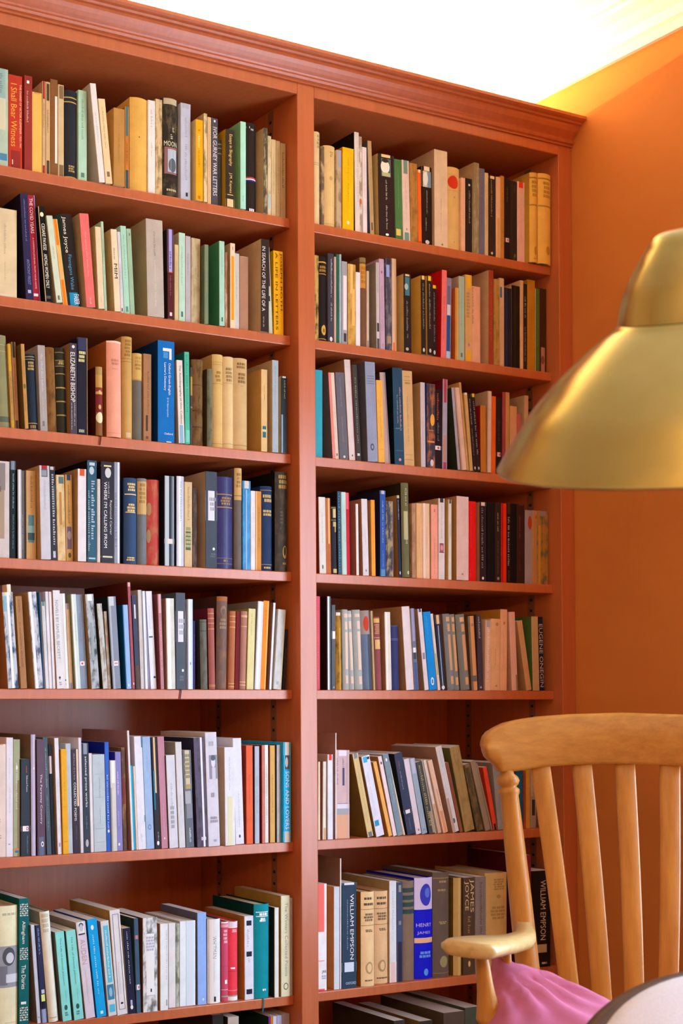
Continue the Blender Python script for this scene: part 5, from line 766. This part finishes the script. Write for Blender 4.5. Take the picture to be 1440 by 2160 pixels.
def spine_items(ex, w, h, pr, letter, prin, tint, big=None, base=None, titles=None):
    """flat print and painted sheen on the spine: ovals and bands go to prin, lettering to letter"""
    n = 0
    def C(hx): return ink(tint(lin(hx)))
    def quad(mb, xa, xb, za, zb, m, off, seg=1):
        vs = []; fs = []
        xs = [xa + (xb - xa) * i / seg for i in range(seg + 1)]
        for x in xs: vs += [(x, py(pr, x) - off, za), (x, py(pr, x) - off, zb)]
        for i in range(seg): fs.append((2 * i, 2 * i + 2, 2 * i + 3, 2 * i + 1))
        mb.add(vs, fs, m)
    rounded = len(pr) > 4
    for t in ex:
        k = t.split(); n += 1; off = .00022 + .00005 * n
        if k[0] == 'B':
            f0, f1 = float(k[1]), float(k[2]); xa, xb = (float(k[4]), float(k[5])) if len(k) > 5 else (0, 1)
            tgt = prin
            if big is not None and (f1 - f0) * (xb - xa) > .008: tgt = MB(); big.append(tgt)
            quad(tgt, xa * w, xb * w, h * (1 - f1), h * (1 - f0), C(k[3]), off, 6 if rounded else 3)  # several full-height strips are sheen painted onto glossy spines
        elif k[0] == 'O':
            f0, f1, xa, xb = [float(q) for q in k[2:6]]; cx_, cz_ = w * (xa + xb) / 2, h * (1 - (f0 + f1) / 2); rx, rz = w * (xb - xa) / 2, h * (f1 - f0) / 2
            tgt = prin
            if big is not None and (f1 - f0) * (xb - xa) > .008: tgt = MB(); big.append(tgt)
            vs = []; fs = []; nn = 12
            for i in range(nn + 1):
                a = math.pi * i / nn; x = cx_ - rx * math.cos(a); yy_ = py(pr, min(max(x, 0), w)) - off; dz = rz * math.sin(a)
                vs += [(x, yy_, cz_ - dz), (x, yy_, cz_ + dz)]
            for i in range(nn): fs.append((2 * i, 2 * i + 2, 2 * i + 3, 2 * i + 1))
            tgt.add(vs, fs, C(k[1]))
        elif k[0] in 'TH':
            hx = k[1]; s_ = ' '.join(k[6:]); vs2, fs, asp = texts[s_]; m = C(hx)
            if k[0] == 'T':
                size, offx, f0, f1 = [float(q) for q in k[2:6]]; zt = h * (1 - f0); L = h * (f1 - f0); S = size * w; xc = (.5 if abs(offx - .5) < 1e-6 else offx) * w
                vs = [(xc - S / 2 + b * S, 0, zt - a * L) for a, b in vs2]
            else:
                f0, f1, xa, xb = [float(q) for q in k[2:6]]
                vs = [(w * (xa + (xb - xa) * a), 0, h * (1 - f1) + h * (f1 - f0) * b) for a, b in vs2]
            tgt = letter
            if titles is not None: tgt = MB(); titles.append(tgt)
            tgt.add([(x, py(pr, min(max(x, 0), w)) - off - .0001, z) for x, _, z in vs], fs, m)
        elif k[0] == 'P':
            size, offx, f0, f1 = [float(q) for q in k[2:6]]; c_ = tint(lin(k[1])); m = ink([.62 * p + .38 * q for p, q in zip(c_, base or c_)]); S = size * w * .8; xc = offx * w
            L = h * (f1 - f0); pitch = max(S * .62, L / 30); z = h * (1 - f0); ze = h * (1 - f1); cnt = 0
            while z - pitch * .7 > ze:
                if cnt > 2 and rnd.random() < .16: z -= pitch * .7; cnt = 0; continue
                hh_ = S * rnd.choice((.55, .6, .75, .95)); quad(letter, xc - S / 2, xc - S / 2 + hh_, z - pitch * rnd.uniform(.45, .72), z, m, off); z -= pitch; cnt += 1
        elif k[0] == 'Q':
            f0, f1, xa, xb = [float(q) for q in k[2:6]]; rows = int(k[6]); m = C(k[1]); dz = h * (f1 - f0) / rows
            for r in range(rows):
                zt = h * (1 - f0) - r * dz; x = (xa + rnd.uniform(0, .1)) * w; xe = (xb - rnd.uniform(0, .12)) * w
                while x < xe:
                    wd = min(xe - x, w * rnd.uniform(.08, .2)); quad(letter, x, x + wd, zt - dz * (.72 if rows > 1 else 1), zt, m, off); x += wd + w * .03
        elif k[0] == 'G':
            f0, f1 = float(k[2]), float(k[3]); m = C(k[1])
            for i in range(5):
                for j in range(6):
                    xa = w * (.1 + .165 * i); zt = h * (1 - f0 - (f1 - f0) * j / 6); hz = h * (f1 - f0) / 6
                    quad(letter, xa, xa + w * (.11 if (i + j) % 2 else .07), zt - hz * .75, zt - hz * (.1 if (i + j) % 3 else .35), m, off)
def case_mesh(mb, w, h, d, pr, rounded, ms, mc):
    t = min(.0024 if rounded else .0007, w * .25); outer = [(0, d)] + pr + [(w, d)]
    inner = [(max(t, min(w - t, x)), (d if y == d else y + t)) for x, y in outer]; n = len(outer)
    vs = []
    for z in (0, h): vs += [(x, y, z) for x, y in outer] + [(x, y, z) for x, y in inner]
    spine, cov = [], []
    N2 = 2 * n
    for i in range(n - 1):
        (cov if i in (0, n - 2) else spine).append((i, i + 1, N2 + i + 1, N2 + i))
        cov.append((n + i + 1, n + i, N2 + n + i, N2 + n + i + 1))
        cov.append((i, n + i, n + i + 1, i + 1)); cov.append((N2 + i, N2 + i + 1, N2 + n + i + 1, N2 + n + i))
    for i in (0, n - 1): cov.append((i, n + i, N2 + n + i, N2 + i))
    o = len(mb.v); mb.add(vs, spine, ms)
    k = mb.slot(mc)
    for f in cov: mb.f.append([i + o for i in f]); mb.m.append(k); mb.smooth.append(False)
    return t
def pages_mesh(mb, w, h, d, pr, rounded, t, m):
    e = .003 if rounded else .0004
    y0 = max(y for _, y in pr) + t
    mb.box((t + .0001, y0, e), (w - t - .0001, d - (e if rounded else .0002), h - e), m)
GROUPS = {'L': 'books on the shelves of the left bay', 'R': 'books on the shelves of the right bay'}
stuff = []
for bi, (bay, row, (x0, w, h, ang, st, d), hx, fl, label, ex) in enumerate(books):
    x0, w, h, st, d = x0 / 1000, w / 1000, h / 1000, st / 1000, d / 1000
    tg, gn = TINT[row], GAIN[row]
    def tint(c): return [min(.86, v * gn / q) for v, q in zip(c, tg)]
    rounded = 'h' in fl; gloss = 'g' in fl
    pr = profile(w, rounded)
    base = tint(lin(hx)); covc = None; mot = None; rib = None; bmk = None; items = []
    for t in ex:
        k = t.split()
        if k[0] == 'C': covc = tint(lin(k[1]))
        elif k[0] == 'M': mot = tint(lin(k[1]))
        elif k[0] == 'R': rib = k[1:]
        elif k[0] == 'K': bmk = k[1:]
        else: items.append(t)
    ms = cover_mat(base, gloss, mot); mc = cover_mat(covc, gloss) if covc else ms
    cv, pg, le, pp = MB(), MB(), MB(), MB(); pp_all = ([pp], [], [])
    t_ = case_mesh(cv, w, h, d, pr, rounded, ms, mc)
    pages_mesh(pg, w, h, d, pr, rounded, t_, M_page if row < 4 or rounded else M_page2)
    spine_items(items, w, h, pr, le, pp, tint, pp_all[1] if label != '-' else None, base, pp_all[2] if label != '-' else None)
    if not pp.f: pp_all[0].clear()
    a = R(ang); lx, lz = x0, ZS[row] + .0003
    if a > 0: lz += w * math.sin(a); lx += w * (1 - math.cos(a))
    loc, rot = (lx, st, lz), (0, a, 0)
    if label == '-':
        mt = Matrix.Translation(loc) @ Matrix.Rotation(a, 4, 'Y')
        for mb in (cv, pg, pp, le):
            for m in mb.mats: pass
            stuff.append((mt, mb))
        continue
    o = cv.build('book'); o.location = loc; o.rotation_euler = rot
    tag(o, label, 'book', GROUPS[bay])
    pg.build('pages', o)
    for j, nm in enumerate(('spine_print', 'spine_label_or_sheen', 'spine_title')):
        for mb in pp_all[j]:
            q = mb.build(nm, o)
            if j == 0: q['kind'] = 'stuff'
    if le.f: le.build('spine_lettering', o)['kind'] = 'stuff'
    if rib:
        c, fx, dz = ink(tint(lin(rib[0]))), float(rib[1]) * w, float(rib[2])
        q = MB(); pts = [(fx, .004, .0009), (fx, -st - .0012, .0009), (fx + .001, -st - .0022, -.004), (fx - .002, -st - .0022, -dz)]
        q.loft([[(x - .0016, y, z), (x + .0016, y, z)] for x, y, z in pts], c, closed=False); q.build('ribbon', o)
    if bmk:
        c, xa, xb, dz = ink(tint(lin(bmk[0]))), float(bmk[1]) * w, float(bmk[2]) * w, float(bmk[3])
        q = MB(); q.box((xa, .006, h - .03), (xb, .0066 + .02, h + dz), c); q.build('bookmark', o)
    if label.startswith('tall exhibition book'):
        q = MB(); m = ink((.05, .035, .04)); vs2, fs, asp = texts['Don Bachardy']
        q.add([(-.0005, d * (.86 - .60 * xx), h * (.900 + .058 * yy)) for xx, yy in vs2], fs, m); q.build('cover_lettering', o)
        q = MB(); q.box((-.0003, d * .02, h * .42), (0, d * .2, h * .68), ink((.012, .015, .03))); q.build('cover_print', o)
# the narrowest books, past the three hundred that show largest, are one object
sm = MB()
for mt, mb in stuff:
    o = len(sm.v); sm.v += [tuple(mt @ Vector(p)) for p in mb.v]; idx = [sm.slot(m) for m in mb.mats]
    for f, k, s_ in zip(mb.f, mb.m, mb.smooth): sm.f.append([i + o for i in f]); sm.m.append(idx[k]); sm.smooth.append(False)
so = sm.build('narrow_books'); so['kind'] = 'stuff'
tag(so, 'narrow books and pamphlets filling the gaps between the larger books', 'books')

# ---------------------------------------------------------------- brass lamp
ax = Vector((-.24262, -.20507, .94820)).normalized()
RL = .19; K = RL / 415
lam = empty('pendant_lamp', (.11302, -1.35149, 1.37904), 'brushed brass dome lamp hanging tilted before the right end of the bookcase', 'lamp')
lam.rotation_euler = Vector((0, 0, 1)).rotation_difference(ax).to_euler()
def smoothp(pts, n=6):
    out = []
    for i in range(len(pts) - 1):
        p0, p1, p2, p3 = pts[max(i - 1, 0)], pts[i], pts[i + 1], pts[min(i + 2, len(pts) - 1)]
        for k in range(n):
            t = k / n
            out.append(tuple(.5 * (2 * b + (c - a) * t + (2 * a - 5 * b + 4 * c - d) * t * t + (3 * b - a - 3 * c + d) * t ** 3) for a, b, c, d in zip(p0, p1, p2, p3)))
    return out + [pts[-1]]
def lathe(mb, prof, m, n=72):
    mb.loft([[(r * math.cos(2 * math.pi * i / n), r * math.sin(2 * math.pi * i / n), z) for i in range(n)] for r, z in prof], m, caps=False)
dome = smoothp([(415, 0), (402, 26), (376, 72), (338, 135), (284, 200), (232, 250), (196, 282), (172, 301), (162, 312), (154, 319)]) 
neck = smoothp([(160, 316), (158, 335), (153, 362), (146, 390), (136, 416), (122, 446), (106, 474)]) + smoothp([(106, 474), (98, 488), (90, 498), (78, 505), (60, 509), (32, 511)])[1:]
q = MB(); lathe(q, [(r * K, z * K) for r, z in [(412, 0), (415, 2)] + dome[2:]], M_brass); q.build('shade', lam)
q = MB(); lathe(q, [(r * K - .0022, z * K) for r, z in dome] , M_inner); q.build('shade_lining', lam)
q = MB(); lathe(q, [((r * K), z * K) for r, z in [(415, 2), (412, -1.5), (407, 0)]], M_brass); q.build('rim', lam)
q = MB(); lathe(q, [(r * K, z * K) for r, z in neck], M_brass); q.build('neck', lam)
q = MB(); lathe(q, [(r, z) for r, z in [(.0, 512 * K), (.015, 512 * K), (.015, 518 * K), (.0105, 521 * K), (.0095, 532 * K), (.013, 537 * K), (.0135, 556 * K), (.009, 562 * K), (.004, 570 * K), (0, 570 * K)]], M_brass, 28); q.build('knuckle', lam)
q = MB(); q.tube([(0, 0, .10), (0, 0, .135), (0, 0, .16)], [.03, .028, .016], M_inner, 20)
q.tube([(0, 0, .03), (0, 0, .05), (0, 0, .075), (0, 0, .1)], [.012, .029, .026, .014], flat('frosted_bulb', (.8, .78, .72), .3), 20); q.build('bulb', lam)
bpy.context.view_layer.update()
top = lam.matrix_world @ Vector((0, 0, 568 * K))
inv = lam.matrix_world.inverted()
q = MB(); q.tube([inv @ Vector(p) for p in (top, top + Vector((.004, 0, .03)), top + Vector((.008, 0, .09)), (top.x + .01, top.y, ZC - .02))], .0032, M_cord, 10); q.build('cord', lam)
q = MB(); q.tube([inv @ Vector((top.x + .01, top.y, z)) for z in (ZC - .03, ZC - .02, ZC - .0005)], [.02, .045, .05], M_brass, 24); q.build('ceiling_rose', lam)

# ---------------------------------------------------------------- wooden armchair
CF = Vector((math.sin(R(22.63754)), math.cos(R(22.63754)), 0)); CR = Vector((CF.y, -CF.x, 0))
def at(u, y, Z):
    x = (u - CX) / F_PX; v = (CY - y) / F_PX; e_ = R(.9)
    fw = math.cos(e_) - v * math.sin(e_); up = v * math.cos(e_) + math.sin(e_)
    return Vector(cam.location) + (CR * x / fw + CF + Vector((0, 0, up / fw))) * Z
PHI = R(14)
face = CR * -math.sin(PHI) + CF * -math.cos(PHI)           # the way the sitter looks
side = CR * -math.cos(PHI) + CF * math.sin(PHI)            # toward the chair arm in view
crest_c = at(1320, 1612, 2.25)                              # middle of the back at the crest's lower edge
base = crest_c + face * .265; base.z = 0
ch = empty('armchair', base, 'honey-coloured wooden slat-back armchair with curved crest, before the bookcase', 'chair')
def L(fw, sd, z): return face * fw + side * sd + Vector((0, 0, z))   # local offset from the chair's base
def bez(p, n=16): return smoothp([tuple(q) for q in p], n)
ZCR = crest_c.z                                              # about 1.0
def backf(sd, z):                                            # how far forward the back stands
    return -.273 + .040 * (sd / .2455) ** 2 + (ZCR - z) * .075
seat_z = .44
rings = []
def seat_ring(k, z):
    out = []
    for i in range(48):
        a = 2 * math.pi * i / 48; cx_, sx_ = math.cos(a), math.sin(a)
        ex = .5
        px = math.copysign(abs(cx_) ** ex, cx_) * .225 * k; py_ = math.copysign(abs(sx_) ** ex, sx_) * (.275 + .02 * math.copysign(abs(cx_) ** ex, cx_)) * k
        out.append(L(px - .01, py_, z))
    return out
q = MB(); q.loft([seat_ring(.93, seat_z - .038), seat_ring(1, seat_z - .028), seat_ring(1.0, seat_z - .006), seat_ring(.97, seat_z), seat_ring(.6, seat_z - .008), seat_ring(.05, seat_z - .012)], M_wood_x); q.build('seat', ch)
for fw, sd in ((.17, .18), (.17, -.18), (-.18, .15), (-.18, -.15)):
    q = MB(); p0, p1 = L(fw, sd, seat_z - .03), L(fw * 1.22, sd * 1.22, .0)
    prof_ = [(0, .014), (.1, .018), (.22, .024), (.28, .017), (.31, .023), (.36, .019), (.55, .025), (.7, .021), (.74, .015), (.78, .022), (.9, .018), (1, .013)]
    prof_ = smoothp(prof_, 4); q.tube([p0.lerp(p1, t) for t, _ in prof_], [r for _, r in prof_], M_wood); q.build('leg', ch)
for sd in (1, -1):
    q = MB(); p0, p1 = L(.185, .195 * sd, .2), L(-.197, .163 * sd, .2); q.tube([p0.lerp(p1, t) for t in (0, .3, .5, .7, 1)], [.009, .013, .017, .013, .009], M_wood); q.build('stretcher', ch)
q = MB(); p0, p1 = L(0, .178, .2), L(0, -.178, .2); q.tube([p0.lerp(p1, t) for t in (0, .3, .5, .7, 1)], [.009, .013, .017, .013, .009], M_wood); q.build('stretcher', ch)
# back posts: turned, with a ring and a ball under the crest
for sg in (1, -1):
    q = MB(); pts, rad = [], []
    for t, r in [(0, .016), (.08, .0185), (.35, .0195), (.6, .0185), (.80, .0165), (.915, .0150), (.925, .0175), (.934, .0178), (.940, .0150), (.9435, .0128), (.950, .0165), (.962, .0195), (.974, .0168), (.984, .0115), (1.03, .010)]:
        z = seat_z - .02 + (ZCR - .01 - seat_z + .02) * t; sd = sg * (.158 + .044 * (z - seat_z) / (ZCR - seat_z)); pts.append(L(backf(sd, z), sd, z)); rad.append(r)
    q.tube(pts, rad, M_wood, 20); q.build('back_post', ch)
for k in range(-2, 3):
    q = MB(); rings = []
    for i in range(15):
        t = i / 14; z = seat_z - .01 + (ZCR + .012 - seat_z + .01) * t; sd = k * (.0450 + .0262 * (z - seat_z) / (ZCR - seat_z))
        fw = backf(sd, z) + .012 * math.sin(math.pi * t); hwid = .0150 + .0010 * t; th = .0052
        ang_ = -sd * .55
        dx = side * math.cos(ang_) + face * math.sin(ang_); dn = face * math.cos(ang_) - side * math.sin(ang_)
        c_ = L(fw, sd, z)
        rings.append([c_ + dx * hwid * a + dn * th * b for a, b in ((-1, -.4), (-.8, -1), (.8, -1), (1, -.4), (1, .4), (.8, 1), (-.8, 1), (-1, .4))])
    q.loft(rings, M_wood); q.build('slat', ch)
# crest rail: outline in (across, height) pushed along the curve of the back
TOPT = [(0, 1503.5), (.089, 1507), (.1435, 1512), (.180, 1519), (.2045, 1526), (.2218, 1536), (.234, 1545.5), (.2413, 1556.7), (.2439, 1575)]
BOTT = [(0, 1611), (.089, 1614), (.1435, 1619.5), (.187, 1628), (.210, 1631), (.216, 1629), (.220, 1623), (.2236, 1616), (.2275, 1610.5), (.2325, 1606), (.240, 1597), (.2431, 1586), (.2439, 1577)]
def tab(T_, x):
    for (a, ya), (b, yb) in zip(T_, T_[1:]):
        if x <= b: return (1612 - (ya + (yb - ya) * (x - a) / (b - a))) / 1172
    return (1612 - T_[-1][1]) / 1172
sts = [0, .03, .06, .09, .12, .145, .165, .18, .19, .2, .206, .211, .216, .22, .2236, .2275, .231, .234, .237, .240, .242, .2432, .2439]
sts = [-v for v in sts[:0:-1]] + sts; rings = []
for sd in sts:
    a_ = abs(sd); s_ = sd / .2455
    top, bot = tab(TOPT, a_), tab(BOTT, a_)
    fw = -.265 + .040 * s_ ** 2 - .006; th = .0125 * min(1, .45 + (top - bot) / .05); e_ = min(.006, (top - bot) * .25)
    dn = (face + side * (-.18 * s_)).normalized(); c0 = L(fw, sd, 0); mid = (top + bot) / 2
    rings.append([c0 + dn * a + Vector((0, 0, ZCR + h_)) for a, h_ in ((-th, bot + e_), (-th * .6, bot), (th * .6, bot), (th, bot + e_), (th * .9, mid), (th * .8 - .004, top - e_), (th * .3 - .006, top), (-th * .6 - .006, top), (-th - .005, top - e_), (-th - .001, mid))])
q = MB(); q.loft(rings, M_wood_x); q.build('crest_rail', ch)
# arms: a curved flat board from the post to a broad paddle hand
for sg in (1, -1):
    q = MB(); pth = bez([(-.222, .181, .712), (-.14, .196, .714), (-.05, .222, .720), (.03, .262, .727), (.085, .300, .733), (.135, .335, .737), (.165, .352, .738)], 6)
    m_ = len(pth); rings = []
    for i, (fw, sd, z) in enumerate(pth):
        t = i / (m_ - 1); wd = .012 + .016 * t if t < .45 else .019 + .022 * math.sin(math.pi * min(1, (t - .45) / .55 * .62 + .0)) ** 1.2
        if t > .9: wd *= math.sqrt(max(.04, 1 - ((t - .9) / .1) ** 2))
        th = .0115
        a0, a1 = pth[max(i - 1, 0)], pth[min(i + 1, m_ - 1)]
        tf, ts = a1[0] - a0[0], a1[1] - a0[1]; l_ = math.hypot(tf, ts); nf, ns = -ts / l_, tf / l_
        ring = []
        for a, b in ((-1, -.3), (-.8, -1), (.8, -1), (1, -.3), (1, .35), (.78, 1), (-.78, 1), (-1, .35)):
            ring.append(L(fw + nf * wd * a, sg * (sd + ns * wd * a), z + th * b))
        rings.append(ring)
    q.loft(rings, M_arm); q.build('arm', ch)
    q = MB(); p0, p1 = L(.105, sg * .318, .725), L(.085, sg * .282, seat_z - .01)
    prof_ = [(0, .009), (.08, .0105), (.2, .0125), (.32, .0175), (.36, .019), (.40, .0135), (.43, .019), (.46, .019), (.49, .013), (.6, .0165), (.75, .021), (.9, .016), (1, .011)]
    prof_ = smoothp(prof_, 4); q.tube([p0.lerp(p1, t) for t, _ in prof_], [r for _, r in prof_], M_wood, 18); q.build('arm_support', ch)
    q = MB(); p0, p1 = L(.02, sg * .262, .715), L(-.02, sg * .248, seat_z - .01)
    prof_ = [(0, .006), (.2, .008), (.3, .0105), (.34, .008), (.38, .0115), (.42, .008), (.6, .011), (1, .008)]
    prof_ = smoothp(prof_, 4); q.tube([p0.lerp(p1, t) for t, _ in prof_], [r for _, r in prof_], M_wood, 14); q.build('arm_spindle', ch)

# cushion on the armchair
def cushion():
    A, B, C_ = at(1037, 2012, 2.06), at(1500, 2215, 2.02), at(975, 2350, 1.83)
    A, B, C_ = Vector(A), Vector(B), Vector(C_); D = B + C_ - A + Vector((0, 0, .09)); B.z += .005
    nrm = (B - A).cross(C_ - A).normalized()
    if nrm.z < 0: nrm = -nrm
    n = 36; q = MB(); top, bot = [], []
    for i in range(n + 1):
        for j in range(n + 1):
            a, b = i / n, j / n
            e_ = (4 * a * (1 - a)) * (4 * b * (1 - b))
            pinch = 1 - .07 * (math.sin(math.pi * a) * (1 - math.sin(math.pi * b)) + math.sin(math.pi * b) * (1 - math.sin(math.pi * a)))
            aa, bb = .5 + (a - .5) * pinch, .5 + (b - .5) * pinch
            p = A * (1 - aa) * (1 - bb) + B * aa * (1 - bb) + C_ * (1 - aa) * bb + D * aa * bb
            hgt = .060 * max(0, e_) ** .40
            wr = 0
            d0 = math.hypot(a, b); wr += .006 * math.sin(22 * math.atan2(b + .02, a + .02) + 3 * d0) * math.exp(-((d0 - .28) / .2) ** 2)
            wr += .0055 * math.sin(9 * (a + .5 * b) + 14 * b * a) * e_ + .004 * math.sin(19 * (b - .35 * a) + 3 * math.sin(6 * a)) * e_ ** .6 + .0025 * math.sin(41 * (b + .2 * a) + 4 * math.sin(7 * a)) * (1 - e_) 
            top.append(p + nrm * (hgt + wr)); bot.append(p - nrm * (hgt * .75))
    fs = []
    for i in range(n):
        for j in range(n): fs.append((i * (n + 1) + j, (i + 1) * (n + 1) + j, (i + 1) * (n + 1) + j + 1, i * (n + 1) + j + 1))
    o_ = len(top); q.add(top + bot, fs + [tuple(o_ + k for k in f[::-1]) for f in fs], M_cushion, True)
    c_ = (A + B + C_ + D) / 4
    q.v = [tuple(Vector(p) - c_) for p in q.v]
    o = q.build('cushion', None, c_)
    bm = bmesh.new(); bm.from_mesh(o.data); bmesh.ops.remove_doubles(bm, verts=bm.verts, dist=.0004); bmesh.ops.recalc_face_normals(bm, faces=bm.faces); bm.to_mesh(o.data); bm.free()
    tag(o, 'mauve-pink cotton cushion lying tilted on the wooden armchair seat', 'cushion')
    return o
cushion()

# grey upholstered chair, mostly below the frame
G0 = at(1596, 2300, 1.5); g_base = Vector((G0.x, G0.y, 0))
gc = empty('upholstered_chair', g_base, 'pale grey upholstered chair back with dark brown edge, in front of the armchair', 'chair')
gf = (CR * .27 - CF).normalized(); gs = Vector((gf.y, -gf.x, 0))
if gs.dot(CR) > 0: gs = -gs                                   # gs points to the picture's left side
def GL(fw, sd, z): return gf * fw + gs * sd + Vector((0, 0, z))
ztop = at(1440, 2060, 1.5).z
outl = []
wh, zb = .262, .46
for i in range(41):
    a = math.pi * i / 40
    cx_, sx_ = math.cos(a), math.sin(a)
    xx = math.copysign(abs(cx_) ** .62, cx_)
    outl.append((xx * wh, ztop + .008 - .030 * xx * xx - .13 + abs(sx_) ** .62 * .13))
outl = [(wh * .95, zb)] + outl + [(-wh * .95, zb)]
def g_ring(k, fw, lean=.10, kx=0):
    cz = (ztop + zb) / 2
    def ins(sd, z): return max(0, abs(sd) * k - kx * (1 - min(1, max(0, (z - zb) / (ztop - zb))) ** 5)) * (1 if sd > 0 else -1)
    return [GL(fw - (cz + (z - cz) * k - zb) * lean, ins(sd, z), cz + (z - cz) * k) for sd, z in outl]
q = MB(); q.loft([g_ring(.93, 0), g_ring(.99, .002), g_ring(1, .005), g_ring(1, .013), g_ring(.995, .016), g_ring(.93, .016)], M_band); q.build('back_shell', gc)
q = MB(); q.loft([g_ring(.996, .012, kx=.028), g_ring(.994, .018, kx=.028), g_ring(.96, .025, kx=.028), g_ring(.6, .034, kx=.028), g_ring(.1, .036)], M_grey); q.build('back_pad', gc)
q = MB()
rr = []
for k, z in ((.92, .40), (1, .41), (1, .455), (.95, .475), (.5, .485), (.05, .487)):
    ring = []
    for i in range(40):
        a = 2 * math.pi * i / 40; cx_, sx_ = math.cos(a), math.sin(a)
        ring.append(GL(.225 + math.copysign(abs(cx_) ** .5, cx_) * .2 * k, math.copysign(abs(sx_) ** .5, sx_) * .225 * k, z))
    rr.append(ring)
q.loft(rr, M_grey); q.build('seat', gc)
for fw, sd in ((.06, .18), (.06, -.18), (.38, .18), (.38, -.18)):
    q = MB(); q.tube([GL(fw, sd, .405), GL(fw * 1.05 - .02, sd * 1.08, 0)], [.02, .012], M_band); q.build('leg', gc)
